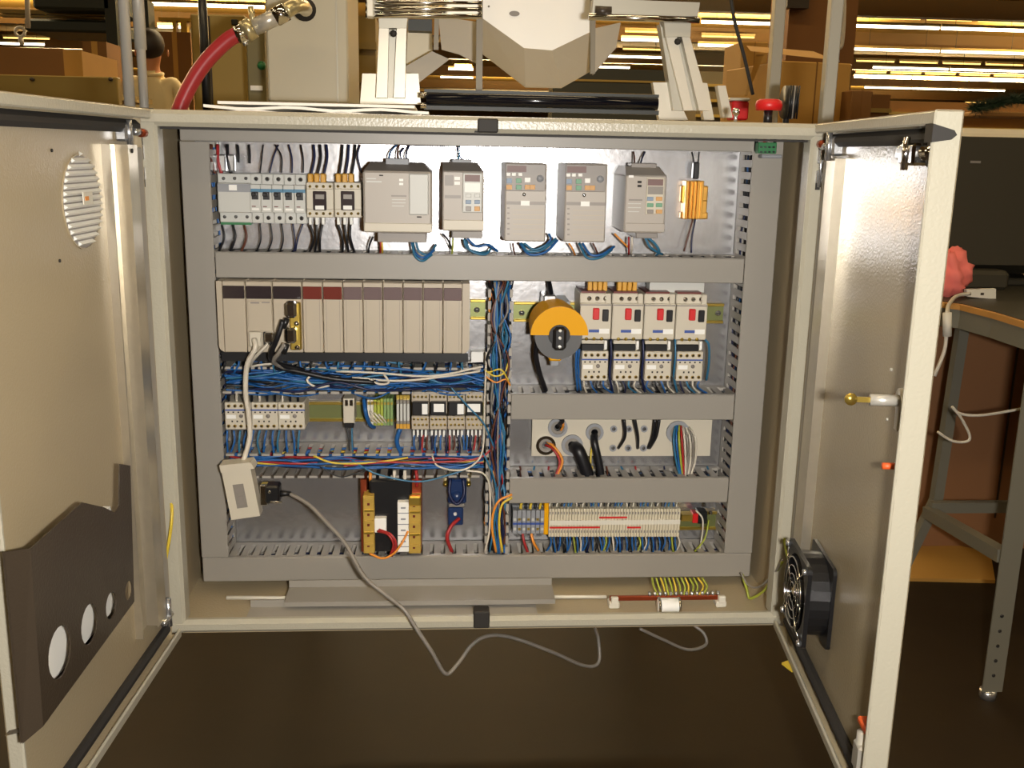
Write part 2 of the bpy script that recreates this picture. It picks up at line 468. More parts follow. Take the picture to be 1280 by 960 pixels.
# lock
u, z = dat(1128, 501, 'R', .01); lz = z
lk = thing('quarter_turn_lock', 'brass key lock with steel tongue on the right door', 'lock', dxf('R')(u, .01, z))
dpart('R', lk, 'housing', steel, lambda b: (b.cyl((u, .003, z), (u, .014, z), .014, 14), b.cyl((u, .012, z), (u, .045, z), .0065, 12)))
dpart('R', lk, 'tongue', steel, lambda b: b.box(u-.006, u+.006, .012, .015, z-.034, z, .002))
dpart('R', lk, 'key', brass, lambda b: (b.box(u-.001, u+.001, .044, .066, z-.003, z+.003), b.cyl((u-.0015, .066, z), (u+.0015, .066, z), .007, 10)))
u, z = dat(1121, 583, 'R', .01)
sk = thing('orange_screw_plug', 'small orange and white screw plug in the right door', 'plug', dxf('R')(u, .01, z))
dpart('R', sk, 'collar', white, lambda b: b.cyl((u, .003, z), (u, .012, z), .005, 10))
dpart('R', sk, 'tip', w_redor, lambda b: b.cyl((u, .012, z), (u, .026, z), .004, 8))
for (px, py) in ((1115, 462), (1137, 476), (1110, 524), (1130, 540)):
    u, z = dat(px, py, 'R', .003); dpart('R', dR, 'screw', steel, lambda b: b.cyl((u, .003, z), (u, .005, z), .002, 8))

# vent on the left door : round, with slats
uc, zc = .206, .679; RV = .0575
vt = thing('vent_grille', 'round white slatted vent grille set into the left door', 'vent', dxf('L')(uc, .004, zc))
circ = lambda u, z, r, n=28: [(u+r*math.cos(2*PI*i/n), z+r*math.sin(2*PI*i/n)) for i in range(n)]
b = Mesh(); x = dxf('L'); b.prism(circ(uc, zc, RV), [circ(uc, zc, RV-.0015)], lambda a, c, w_: x(a, w_, c), .003, .0045); b.build('ring', paint_in, vt)
b = Mesh(); b.prism(circ(uc, zc, RV-.002), [], lambda a, c, w_: x(a, w_, c), .003, .0038); b.build('backing', drive_d, vt)
for i in range(15):
    zz = zc-RV+.0055+i*.0076; hw = math.sqrt(max(0, (RV-.003)**2-(zz+.002-zc)**2))
    b = Mesh(); b.xf = x
    b.add([(uc-hw, .004, zz), (uc+hw, .004, zz), (uc+hw, .009, zz+.0028), (uc-hw, .009, zz+.0028), (uc-hw, .004, zz+.0058), (uc+hw, .004, zz+.0058)],
          [(0, 1, 2, 3), (3, 2, 5, 4), (0, 3, 4), (1, 5, 2), (0, 4, 5, 1)])
    b.build('slat', white, vt)
b = Mesh(); b.xf = x; b.box(uc-.016, uc+.012, .009, .0105, zc-.003, zc+.012); b.build('label_plate', offw, vt)
b = Mesh(); b.xf = x; b.box(uc-.003, uc+.008, .0105, .011, zc+.002, zc+.007); b.build('label_mark', w_org, vt)

# document pocket
pk = thing('document_pocket', 'dark grey metal document pocket with four round holes on the left door', 'pocket', dxf('L')(.35, .004, .15))
n0 = .045
pts = [(38, 686), (103, 628), (130, 634), (144, 641), (149, 632), (150, 580), (163, 582), (168, 752), (54, 908)]
outer = [dat(px, py, 'L', n0) for px, py in pts]
def ell(px, py, rx, ry):
    u, z = dat(px, py, 'L', n0); u1, _ = dat(px+rx, py, 'L', n0); _, z1 = dat(px, py-ry, 'L', n0)
    r = (abs(u1-u)+abs(z1-z))/2; return circ(u, z, r, 20)
holes = [ell(75, 815, 15, 33), ell(112, 780, 11, 25), ell(139, 757, 7, 17), ell(161, 738, 5, 11)]
b = Mesh(); b.prism(outer, holes, lambda a, c, w_: x(a, w_, c), n0-.0015, n0); b.build('front', dark, pk)
b = Mesh(); b.xf = x
q = [dat(5, 690, 'L', .032), dat(28, 930, 'L', .032)]
a0, a1 = outer[0], outer[-1]
b.add([(a0[0], n0, a0[1]), (q[0][0], .032, q[0][1]), (q[1][0], .032, q[1][1]), (a1[0], n0, a1[1])], [(0, 1, 2, 3)])
b.add([(a0[0], n0-.002, a0[1]), (q[0][0], .030, q[0][1]), (q[1][0], .030, q[1][1]), (a1[0], n0-.002, a1[1])], [(3, 2, 1, 0)])
b.build('side_flange', dark, pk)
b = Mesh(); b.xf = x
c1, c2 = outer[-1], outer[-2]
b.add([(c1[0], n0, c1[1]), (c2[0], n0, c2[1]), (c2[0], .004, c2[1]-.012), (c1[0], .004, c1[1]-.012), (c1[0], n0-.002, c1[1]), (c2[0], n0-.002, c2[1])], [(0, 1, 2, 3), (4, 3, 2, 5)])
b.build('bottom_flange', dark, pk)
b = Mesh(); b.xf = x; u0, z0 = dat(12, 744, 'L', .02); b.cyl((u0, .018, z0), (u0, .022, z0), .004, 8); b.build('screw', zinc, pk)
ph = Mesh(); ph.xf = x; ph.box(.24, .50, .015, .024, .165, .30); o = tag(ph.build('paper_wad'), 'white folded papers seen through the holes of the document pocket', 'papers')
o.data.materials.append(foam)

# fan on the right door
fu0, fu1, fz0, fz1 = .128, .249, .085, .205
fan = thing('cooling_fan', 'black square cooling fan with wire finger guard low on the right door', 'fan', dxf('R')((fu0+fu1)/2, .004, fz0))
xr = dxf('R'); fuc, fzc = (fu0+fu1)/2, (fz0+fz1)/2
def rrect(u0, u1, z0, z1, r, n=4):
    o = []
    for (cu, cz, a) in ((u1-r, z1-r, 0), (u0+r, z1-r, 90), (u0+r, z0+r, 180), (u1-r, z0+r, 270)):
        for i in range(n+1): t_ = math.radians(a+90*i/n); o.append((cu+r*math.cos(t_), cz+r*math.sin(t_)))
    return o
b = Mesh()
for (n_a, n_b) in ((.004, .009), (.037, .043)):
    b.prism(rrect(fu0, fu1, fz0, fz1, .008), [circ(fuc, fzc, .055)], lambda a, c, w_: xr(a, w_, c), n_a, n_b)
b.prism(circ(fuc, fzc, .059), [circ(fuc, fzc, .055)], lambda a, c, w_: xr(a, w_, c), .008, .038)
b.build('frame', black, fan)
b = Mesh(); b.xf = xr; b.cyl((fuc, .012, fzc), (fuc, .039, fzc), .021, 20); b.build('hub', black, fan)
for i in range(7):
    b = Mesh(); b.xf = xr; a = 2*PI*i/7; a2 = a+.5
    P_ = [(fuc+r_*math.cos(q_), n_, fzc+r_*math.sin(q_)) for r_, q_, n_ in ((.02, a, .014), (.053, a, .014), (.053, a2, .036), (.02, a2, .036))]
    P2 = [(p[0], p[1]+.0015, p[2]) for p in P_]
    b.add(P_+P2, [(0, 1, 2, 3), (7, 6, 5, 4), (0, 4, 5, 1), (1, 5, 6, 2), (2, 6, 7, 3), (3, 7, 4, 0)]); b.build('blade', black, fan)
b = Mesh(); b.xf = xr
for r_ in (.014, .026, .038, .050): b.tube([(fuc+r_*math.cos(2*PI*i/28), .047, fzc+r_*math.sin(2*PI*i/28)) for i in range(29)], .0011, 5)
for a in (45, 135, 225, 315):
    ca, sa = math.cos(math.radians(a)), math.sin(math.radians(a))
    b.tube([(fuc+.014*ca, .048, fzc+.014*sa), (fuc+.055*ca, .048, fzc+.055*sa), (fuc+.074*ca, .044, fzc+.074*sa)], .0013, 5)
b.build('finger_guard', chrome, fan)
for (uu, zz) in ((fu0+.007, fz0+.007), (fu1-.007, fz0+.007), (fu0+.007, fz1-.007), (fu1-.007, fz1-.007)):
    b = Mesh(); b.xf = xr; b.cyl((uu, .043, zz), (uu, .0485, zz), .0045, 8); b.build('screw', zinc, fan)
b = Mesh(); b.xf = xr; b.box(fuc-.02, fuc+.02, .043, .046, fzc-.004, fzc+.004); b.build('crossbar', chrome, fan)

# ================================================================== WIRE DUCTS
DF = .15
def hduct(label, X0, X1, Z0, Z1, cover=True, yb=PL, sides='tb', cz=None, open_inner=True):
    T = thing('wire_duct', label, 'wire duct', ((X0+X1)/2, PL, Z0))
    b = Mesh(); b.box(X0, X1, yb-.003, yb-.0005, Z0, Z1); b.build('duct_base', duct_s, T)
    for s_, zz in (('t', Z1), ('b', Z0)):
        if s_ not in sides: continue
        b = Mesh(); z0_, z1_ = (zz-.002, zz) if s_ == 't' else (zz, zz+.002)
        b.box(X0, X1, yb-.016, yb-.001, z0_, z1_)
        n = int((X1-X0-.004)/.0195)
        for i in range(n):
            xa = X0+.003+i*.0195
            b.box(xa, xa+.0118, DF+.004, yb-.016, z0_, z1_)
            if not cover: b.box(xa-.001, xa+.0128, DF+.001, DF+.005, z0_-.001, z1_+.001)
        if cover: b.box(X0, X1, DF+.0035, DF+.006, z0_, z1_)
        b.build('slotted_side', duct_s, T)
    if cover:
        if X1-X0 > .2: bundle('wire_fill', None, None, 22, [Vector((X0+.01+(X1-X0-.02)*i/9, .187, (Z0+Z1)/2)) for i in range(10)], (.003, .022, (Z1-Z0)*.36), .0018, [w_black]*5+[w_navy]*3+[w_blue]*2+[w_brown, w_grey], int(abs(Z0)*1e4), .5, parent=T)
        b = Mesh(); b.box(X0, X1, DF, DF+.003, Z0-.001, Z1+.001, .0012); b.box(X0, X1, DF+.002, DF+.010, Z1, Z1+.0015); b.build('duct_cover', duct, T)
    return T
def vduct(label, X0, X1, Z0, Z1, cover=True, side='lr', fr=None):
    T = thing('wire_duct', label, 'wire duct', ((X0+X1)/2, PL, Z0)); yb = PL
    b = Mesh(); b.box(X0, X1, yb-.003, yb-.0005, Z0, Z1); b.build('duct_base', duct_s, T)
    for s_, xx in (('l', X0), ('r', X1)):
        b = Mesh(); x0_, x1_ = (xx, xx+.002) if s_ == 'l' else (xx-.002, xx)
        b.box(x0_, x1_, yb-.016, yb-.001, Z0, Z1)
        n = int((Z1-Z0-.004)/.0195)
        for i in range(n):
            za = Z0+.003+i*.0195; b.box(x0_, x1_, DF+.004, yb-.016, za, za+.0118)
            if not cover: b.box(x0_-.0015, x1_+.0015, DF+.001, DF+.005, za-.001, za+.0125)
        if cover: b.box(x0_, x1_, DF+.0035, DF+.006, Z0, Z1)
        b.build('slotted_side', duct_s, T)
    if cover:
        bundle('wire_fill', None, None, 20, [Vector(((X0+X1)/2, .187, Z0+.01+(Z1-Z0-.02)*i/9)) for i in range(10)], ((X1-X0)*.36, .022, .003), .0018, [w_black]*5+[w_navy]*3+[w_blue]*2+[w_brown, w_grey], int(abs(X0)*1e4), .5, parent=T)
        b = Mesh(); b.box(X0-.001, X1+.001, DF, DF+.003, Z0, Z1, .0012); b.build('duct_cover', duct, T)
    return T
def hd(label, x0, y0, x1, y1, **k):
    X0, X1, Z0, Z1 = rect(x0, y0, x1, y1, DF); return hduct(label, X0, X1, Z0, Z1, **k)
XL0, XL1, XR0, XR1 = -.475, -.432, .430, .478
zt0 = .7565
zb0, zb1 = .022, .063
hduct('grey wire duct running along the top of the cabinet', XL0, .437, zt0, .782)
vduct('grey vertical wire duct along the left cabinet side', XL0, XL1, zb1+.002, zt0-.002)
vduct('grey vertical wire duct along the right cabinet side', XR0, XR1, zb1+.002, .776)
hduct('grey wire duct running along the bottom of the cabinet', XL0, XR1, zb0, zb1)
_, _, mz0, mz1 = rect(262, 320, 935, 350, DF)
hduct('grey wire duct below the row of motor drives', XL1+.002, XR0-.002, mz0, mz1)
RX0 = at(639, 500, DF).x
_, _, a0z, a1z = rect(640, 494, 925, 524, DF); hduct('grey wire duct below the motor contactors', RX0, XR0-.002, a0z, a1z)
_, _, c0z, c1z = rect(640, 599, 917, 628, DF); hduct('grey wire duct above the long terminal strip', RX0, XR0-.002, c0z, c1z)
LX1 = at(608, 500, DF).x
_, _, oz0, oz1 = rect(270, 460, 608, 492, DF); hduct('open wire duct full of blue wires below the controller rack', XL1+.002, LX1, oz0, oz1, cover=False)
_, _, pz0, pz1 = rect(275, 568, 608, 597, DF); hduct('open wire duct above the transformer with red and yellow wires', XL1+.002, LX1, pz0, pz1, cover=False)
vduct('open vertical wire duct packed with wires in the middle', LX1+.002, RX0-.002, zb1+.002, mz0-.002, cover=False)

# loose duct covers lying in the cabinet bottom
for (lbl, x0, x1, y0, y1, yy, zz, m_) in (
        ('wide grey duct cover lying flat on the cabinet floor', 358, 692, 729, 752, .085, .026, duct),
        ('narrow grey duct cover lying in front of the wide one', 308, 672, 741, 763, .04, .012, duct_s)):
    T = thing('loose_duct_cover', lbl, 'duct cover', (at((x0+x1)/2, 750, yy).x, yy, .01))
    X0, X1 = at(x0, y0, yy).x, at(x1, y0, yy).x
    b = Mesh(); b.box(X0, X1, yy-.03, yy+.03, zz-.002, zz, 0); b.build('sheet', m_, T)
    b = Mesh(); b.box(X0, X1, yy+.028, yy+.03, zz, zz+.012); b.box(X0, X1, yy-.03, yy-.028, zz-.008, zz-.002); b.build('lip', duct, T)
b = Mesh(); p, q = at(283, 747, .10), at(448, 748, .10); b.org = p; b.tube([p, q], .0035, 8); tag(b.build('round_bar', offw), 'thin beige rod lying at the left end of the cabinet floor', 'rod')
b = Mesh(); p, q = at(690, 746, .10), at(758, 746, .10); b.org = p; b.tube([p, q], .003, 8); tag(b.build('round_bar', offw), 'thin beige rod lying left of the earth bar', 'rod')

# ================================================================== ROW 1
def screw(b, x, z, Y, r=.0028, m=zinc):
    b.mat(m); b.cy(x, z, r, Y-.0012, Y+.002, 8); b.mat(rubber); b.box(x-r*.8, x+r*.8, Y-.0016, Y, z-.0004, z+.0004)
# main blank module
T = thing('surge_module', 'pale grey three-pole module with a blank front left of the breakers', 'module', at(292, 278, .2))
b = Mesh(); b.pbox((272, 217, 314, 229), .175, PL-.008, .001); b.pbox((275, 265, 315, 278), .175, PL-.008, .001); b.pbox((272, 229, 313, 266), .158, PL-.008, .0015); b.build('body', lgrey, T)
b = Mesh(); b.pbox((272, 230, 313, 240), .1575, .16); b.build('ledge', tgrey, T)
b = Mesh(); b.pbox((286, 231, 296, 238), .1568, .1585); b.build('tag', white, T)
b = Mesh(); b.pbox((276, 277, 314, 281), .176, .2); b.build('green_terminal', green, T, label='green earth terminal edge')
for i in range(3):
    for (y_, c_) in ((223, 279.5), (271, 281)):
        p = at(c_+i*14, y_, .175); b = Mesh(); screw(b, p.x, p.z, .175); b.build('screw', None, T)
# breakers
g = 'circuit breakers in the top row'
x0, x1, z0, z1 = rect(314.3, 217, 327.7, 279, .175); pitch = .0175
T = thing('circuit_breaker', 'first of five white circuit breakers, beside the blank module', 'breaker', (x0, PL, z0), g)
zz = [at(320, y_, .175).z for y_ in (217, 230, 239, 248, 265, 279)]
b = Mesh(); b.box(x0, x0+.0172, .175, PL-.008, zz[5], zz[0], .001); b.box(x0, x0+.0172, .160, .176, zz[4], zz[1], .001); b.build('body', lgrey, T)
b = Mesh(); b.box(x0, x0+.0172, .1592, .161, zz[2]-.001, zz[2]+.0045); b.build('blue_band', tealstripe, T)
b = Mesh(); b.box(x0+.0035, x0+.0137, .1585, .161, zz[3]-.001, zz[2]); b.build('slot', black, T)
b = Mesh(); b.box(x0+.0042, x0+.011, .150, .160, zz[2]-.007, zz[2]-.001, .001); b.build('toggle', black, T)
b = Mesh(); b.box(x0+.003, x0+.009, .1592, .1605, zz[4]+.009, zz[4]+.0105); b.build('mark', dred, T)
b = Mesh(); b.box(x0+.003, x0+.014, .1590, .1605, zz[4]+.004, zz[4]+.007); b.build('tag', white, T)
for za in ((zz[0]+zz[1])/2, (zz[4]+zz[5])/2):
    b = Mesh(); b.mat(zinc); b.cy(x0+.0086, za, .0035, .1738, .177, 10); b.mat(rubber); b.cy(x0+.0086, za, .0022, .1733, .177, 8); b.build('screw', None, T)
BR = T; BX = [x0+.0086+pitch*i for i in range(5)]
nm = ['first', 'second', 'third', 'fourth', 'fifth']
for i in range(1, 5): dup(BR, (pitch*i, 0, 0), nm[i]+' of five white circuit breakers counted from the blank module', g)
# small motor switches with yellow lugs
g = 'motor switches with yellow lugs'
def motor_switch(dx, lbl):
    T = thing('motor_switch', lbl, 'switch', at(400+dx, 272, .2), g)
    b = Mesh(); b.pbox((383+dx, 228, 417+dx, 272), .16, PL-.008, .0012); b.pbox((383+dx, 236, 417+dx, 262), .155, .162, .001); b.build('body', cream, T)
    b = Mesh(); b.pbox((391+dx, 239, 408+dx, 263), .152, .157, .001); b.build('window', smoke, T)
    b = Mesh(); b.pbox((394+dx, 243, 405+dx, 249), .1508, .153, .0003); b.build('rocker', w_grey, T)
    b = Mesh(); b.pbox((394+dx, 257, 405+dx, 262), .1505, .153); b.build('tag', white, T)
    for i in range(4):
        for y_ in (233, 267):
            p = at(387.5+dx+i*8.4, y_, .16); b = Mesh(); screw(b, p.x, p.z, .16, .0024, brass); b.build('screw', None, T)
    for i in range(3):
        b = Mesh(); b.pbox((384.5+dx+i*8, 217, 391+dx+i*8, 229), .168, .186, .0015); b.build('lug', ylug, T)
        b = Mesh(); b.pbox((386+dx+i*8, 271, 390+dx+i*8, 281), .17, .18, .001); b.build('ferrule', white, T)
motor_switch(0, 'left one of the two cream motor switches with yellow lugs')
motor_switch(35, 'right one of the two cream motor switches with yellow lugs')

def marks(T, lst, Y, m, name='print_mark'):
    for r_ in lst:
        b = Mesh(); b.pbox(r_, Y-.0006, Y+.0004); b.build(name, m, T)
# big drive
T = thing('motor_drive', 'widest grey motor drive with flip cover in the top row', 'drive', at(497, 303, .2)); Y = .10
b = Mesh(); b.pbox((454, 214, 540, 291), Y, PL, .003); b.build('body', drive, T)
X0, X1, Z0, Z1 = rect(454, 214, 540, 291, Y)
ax, bx_ = at(463, 202, .15).x, at(533, 202, .15).x; zt = at(497, 203, .15).z
b = Mesh(); b.add([(X0, Y+.002, Z1-.001), (X1, Y+.002, Z1-.001), (ax+.071+.012, .15, zt), (ax, .15, zt), (X0, PL-.01, Z1), (X1, PL-.01, Z1), (ax+.083, PL-.01, zt), (ax, PL-.01, zt)],
                  [(0, 1, 2, 3), (1, 5, 6, 2), (4, 0, 3, 7), (3, 2, 6, 7)]); b.build('sloped_top', drive_d, T)
b = Mesh(); b.pbox((482, 198, 511, 208), .14, .18, .001); b.build('terminal_block', tgrey, T)
b = Mesh(); b.pbox((511, 217, 536, 269), Y-.003, Y+.001, .002); b.build('flip_cover', lgrey, T)
b = Mesh(); b.pbox((455, 279, 540, 290), Y-.0012, Y+.001, .001); b.build('lower_cover', cream, T)
b = Mesh(); b.pbox((472, 291, 533, 303), .12, PL-.01, .001); b.build('terminal_housing', drive_d, T)
marks(T, [(499, 223.5, 504, 226.5), (499, 228.5, 504, 231.5)], Y, white, 'indicator')
marks(T, [(489, 244, 508, 246)], Y, drive_d); marks(T, [(474, 218.5, 479, 220), (521, 270.5, 527, 272)], Y, rubber)
marks(T, [(458, 222.5, 470, 224), (458, 226, 477, 228)], Y, lgrey)
marks(T, [(490, 249, 507, 250), (490, 253, 507, 254), (490, 257, 505, 258)], Y, lgrey)
# drive 2
T = thing('motor_drive', 'slim grey motor drive with keypad beside the widest drive', 'drive', at(580, 303, .2)); Y = .11
b = Mesh(); b.pbox((553, 214, 605, 289), Y, PL, .002); b.build('body', drive, T)
X0, X1, Z0, Z1 = rect(553, 214, 605, 289, Y); zt = at(580, 203, .15).z; xa = at(554, 203, .15).x; xb = at(597, 203, .15).x
b = Mesh(); b.add([(X0, Y+.002, Z1-.001), (X1, Y+.002, Z1-.001), (xb, .15, zt), (xa, .15, zt), (X0, PL-.01, Z1), (X1, PL-.01, Z1), (xb, PL-.01, zt), (xa, PL-.01, zt)],
                  [(0, 1, 2, 3), (1, 5, 6, 2), (4, 0, 3, 7), (3, 2, 6, 7)]); b.build('sloped_top', drive_d, T)
b = Mesh(); b.pbox((578, 216, 603, 266), Y-.004, Y+.001, .0015); b.build('keypad', lgrey, T)
b = Mesh(); b.pbox((581, 218.5, 600, 227), Y-.0046, Y-.003); b.build('display', maroon, T)
b = Mesh(); b.pbox((581, 229, 600, 240), Y-.0046, Y-.003); b.build('legend', white, T)
for r_, m_ in (((582, 242, 589, 247), lgrey), ((593, 242, 600, 247), lgrey), ((582, 250, 589, 255), bluec), ((593, 250, 600, 255), bluec), ((582, 258, 589, 264), drive_d), ((593, 258, 600, 264), orangec)):
    b = Mesh(); b.pbox(r_, Y-.0055, Y-.003, .0005); b.build('key', m_, T)
b = Mesh(); b.pbox((556, 219, 567, 232), Y-.001, Y+.001); b.pbox((556, 244, 576, 248), Y-.001, Y+.001); b.build('print_mark', drive_d, T)
marks(T, [(568, 221, 575, 225), (568, 227, 575, 231)], Y, white, 'indicator')
b = Mesh(); b.pbox((554, 275, 605, 288), Y-.0012, Y+.001, .001); b.build('lower_cover', cream, T)
b = Mesh(); b.pbox((565, 289, 603, 298), .13, PL-.01, .001); b.build('terminal_housing', drive_d, T)
b = Mesh(); b.pbox((565, 199, 590, 206), .15, .19, .001); b.build('terminal_block', tgrey, T)
# two twin drives with coloured keys
def twin(dx, dy, lbl):
    Y = .11
    T = thing('motor_drive', lbl, 'drive', at(657+dx, 303+dy, .2))
    b = Mesh(); b.pbox((631+dx, 204+dy, 683+dx, 302+dy), Y, PL, .002); b.build('body', drive, T)
    b = Mesh(); b.pbox((632+dx, 205+dy, 682+dx, 239+dy), Y-.0012, Y+.001, .0008); b.build('dark_panel', drive_d, T)
    b = Mesh(); b.pbox((634+dx, 207+dy, 658+dx, 215+dy), Y-.002, Y); b.build('display', maroon, T)
    ks = [((633, 216), white), ((640, 216), white), ((648, 216), white), ((633, 223), bluec), ((645, 223), greenc), ((656, 222), white), ((633, 231), orangec), ((645, 231), greenc), ((656, 231), orangec), ((662, 231), orangec)]
    for (kx, ky), m_ in ks:
        wv = 5 if ky == 216 else 7; hv = 4 if ky == 216 else 6
        b = Mesh(); b.pbox((kx+dx, ky+dy, kx+wv+dx, ky+hv+dy), Y-.0026, Y, .0004); b.build('key', m_, T)
    p = at(675+dx, 223+dy, Y); b = Mesh(); b.cy(p.x, p.z, .0055, Y-.005, Y, 14); b.build('dial', tgrey, T)
    p = at(655+dx, 243+dy, Y); b = Mesh(); b.cy(p.x, p.z, .003, Y-.002, Y, 10); b.build('screw', zinc, T)
    b = Mesh(); b.pbox((633+dx, 252+dy, 682+dx, 256+dy), Y-.0012, Y+.001); b.build('stripe', drive_d, T)
    b = Mesh(); b.pbox((651+dx, 251+dy, 662+dx, 257+dy), Y-.0018, Y); b.build('tag', white, T)
    marks(T, [(634+dx, 259+dy+i*6.5, 637+dx, 261+dy+i*6.5) for i in range(6)], Y, drive_d)
    for i in range(6):
        b = Mesh(); b.pbox((641+dx, 262+dy+i*6, 680+dx, 262.8+dy+i*6), Y-.0006, Y+.0004); b.build('vent_rib', cream2, T)
twin(0, 0, 'grey motor drive with coloured keys, left one of the matching pair')
twin(75, .8, 'grey motor drive with coloured keys, right one of the matching pair')
# drive 5
T = thing('motor_drive', 'rightmost grey motor drive with coloured keypad beside the gold resistor', 'drive', at(806, 303, .2)); Y = .11
b = Mesh(); b.pbox((781, 219, 832, 291), Y, PL, .002); b.build('body', drive, T)
X0, X1, Z0, Z1 = rect(781, 219, 832, 291, Y); zt = at(805, 208, .15).z; xa = at(782, 206, .15).x; xb = at(824, 206, .15).x
b = Mesh(); b.add([(X0, Y+.002, Z1-.001), (X1, Y+.002, Z1-.001), (xb, .15, zt), (xa, .15, zt), (X0, PL-.01, Z1), (X1, PL-.01, Z1), (xb, PL-.01, zt), (xa, PL-.01, zt)],
                  [(0, 1, 2, 3), (1, 5, 6, 2), (4, 0, 3, 7), (3, 2, 6, 7)]); b.build('sloped_top', drive, T)
b = Mesh(); b.pbox((789, 204, 821, 210), .145, .18, .001); b.build('terminal_block', drive_d, T)
b = Mesh(); b.pbox((808, 222, 830, 268), Y-.003, Y+.001, .001); b.build('keypad', cream, T)
b = Mesh(); b.pbox((810, 224, 829, 232), Y-.004, Y-.002); b.build('display', maroon, T)
b = Mesh(); b.pbox((810, 233, 829, 243), Y-.004, Y-.002); b.build('legend', w_grey, T)
for r_, m_ in (((809, 246, 817, 251), bluec), ((820, 246, 828, 251), orangec), ((809, 254, 817, 259), greenc), ((820, 254, 828, 259), greenc), ((809, 262, 817, 267), drive_d), ((820, 262, 828, 267), orangec)):
    b = Mesh(); b.pbox(r_, Y-.0045, Y-.002, .0005); b.build('key', m_, T)
marks(T, [(797, 226, 802, 229), (797, 231, 802, 234)], Y, rubber, 'indicator'); marks(T, [(786, 249, 803, 251)], Y, drive_d); marks(T, [(786, 219, 792, 222)], Y, white, 'tag')
marks(T, [(785, 254, 801, 255), (785, 259, 801, 260), (785, 264, 799, 265)], Y, lgrey)
b = Mesh(); b.pbox((781, 279, 831, 290), Y-.0012, Y+.001, .001); b.build('lower_cover', drive, T)
b = Mesh(); b.pbox((795, 291, 822, 298), .13, PL-.01, .001); b.build('terminal_housing', drive_d, T)
# gold resistor
T = thing('power_resistor', 'gold finned power resistor on the bright mounting plate', 'resistor', at(867, 275, .2))
b = Mesh(); b.pbox((851, 232, 885, 254), .215, PL, .002); b.pbox((851, 265, 885, 274), .212, PL, .002); b.pbox((853, 250, 884, 268), .213, PL, .002); b.build('flange', gold, T)
for i in range(5):
    b = Mesh(); b.pbox((857+i*4.6, 226, 860.4+i*4.6, 274), .190+(.004 if i in (0, 4) else 0), PL, .001); b.build('fin', gold, T)
b = Mesh(); b.pbox((858, 227, 879, 273), .198, PL, .001); b.build('core', gold, T)
b = Mesh(); p = at(869, 224, .20); b.box(p.x-.005, p.x+.005, .195, .21, p.z, p.z+.028, .002); b.build('sleeve', black, T)
# wires row 1
def W(lst, r, m, fmt, group, name='wire', start=0, **k):
    for i, pts in enumerate(lst): wire(name, pts, r, m if not isinstance(m, list) else m[i % len(m)], fmt % ORD[i+start], group, **k)
top = .19
W([[(297, 181, .19), (298, 192, .185), (298, 203, .182)], [(311, 181, .19), (312, 193, .185), (312, 204, .182)]], .0022, w_black, '%s thick black lead from the left above the blank module', 'leads above the blank module')
W([[(264+a, 181, .19), (265+a, 200, .18), (269+a, 217, .18)] for a in (0, 8, 20)], .0028, [w_brown, w_red, w_black], '%s lead in the top left corner beside the vertical duct', 'corner leads')
for i, (px_, c) in enumerate(((267, 203), (277, 203), (288, 205))):
    b = Mesh(); r_ = rect(px_-4, 193, px_+5, 215, .178); b.box(r_[0], r_[1], .178, .19, r_[2], r_[3], .002); b.org = (r_[0], .18, r_[2])
    b.build('x') if False else None
    tag(b.build('cable_lug', zinc), '%s bright crimped cable lug from the left in the top left corner' % ORD[i], 'cable lug', 'lugs in the corner')
bt = [((329, 181), (327, 200), (325, 216)), ((348, 181), (342, 196), (337, 216)), ((344, 181), (352, 196), (352, 216)), ((361, 181), (365, 198), (365, 216)), ((376, 181), (379, 198), (379, 216))]
W([[(a[0], a[1], .195), (m_[0], m_[1], .188), (c[0], c[1], .182)] for a, m_, c in bt], .0013, [w_black, w_navy], '%s thin dark wire from the left above the breakers', 'wires above the breakers')
W([[(392+i*8+(i > 2)*12, 181, .195), (393+i*8+(i > 2)*10, 198, .188), (389+i*8+(i > 2)*11, 218, .182)] for i in range(6)], .0021, [w_navy, w_black], '%s dark wire from the left above the motor switches', 'wires above the motor switches')
W([[(277+i*14, 281, .185), (280+i*14, 297, .18), (272+i*14, 318, .185)] for i in range(3)], .0021, [w_black, w_black, w_brown], '%s dark lead from the left below the blank module', 'leads below the blank module')
W([[(325, 279, .182), (326, 300, .18), (319, 318, .19)], [(338, 279, .182), (340, 300, .18), (333, 318, .19)], [(352, 279, .182), (354, 300, .18), (349, 318, .19)],
   [(366, 279, .182), (369, 303, .18), (366, 318, .19)], [(379, 279, .182), (372, 300, .18), (369, 318, .19)]], .0013, [w_black, w_black, w_black, w_navy, w_navy], '%s thin dark wire from the left below the breakers', 'wires below the breakers')
W([[(387+i*8, 280, .176), (392+i*4, 298, .174), (386+i*7, 318, .185)] for i in range(3)]+[[(422+i*8, 280, .176), (428+i*5, 298, .174), (428+i*8, 318, .185)] for i in range(3)], .0021, w_black, '%s black wire from the left below the motor switches', 'wires below the motor switches')
for i, px_ in enumerate((281, 291, 281+3, 297, 311)):
    pass
W([[(450, 181, .195), (447, 195, .19), (452, 216, .19)], [(496, 181, .19), (488, 190, .175), (486, 199, .16)], [(499, 181, .19), (497, 190, .175), (497, 199, .16)], [(512, 181, .19), (508, 191, .175), (508, 199, .16)],
   [(505, 185, .19), (500, 192, .175), (502, 199, .16)]], .0015, [w_navy, w_blue, w_brown, w_navy], '%s wire from the left rising above the widest drive', 'wires above the widest drive')
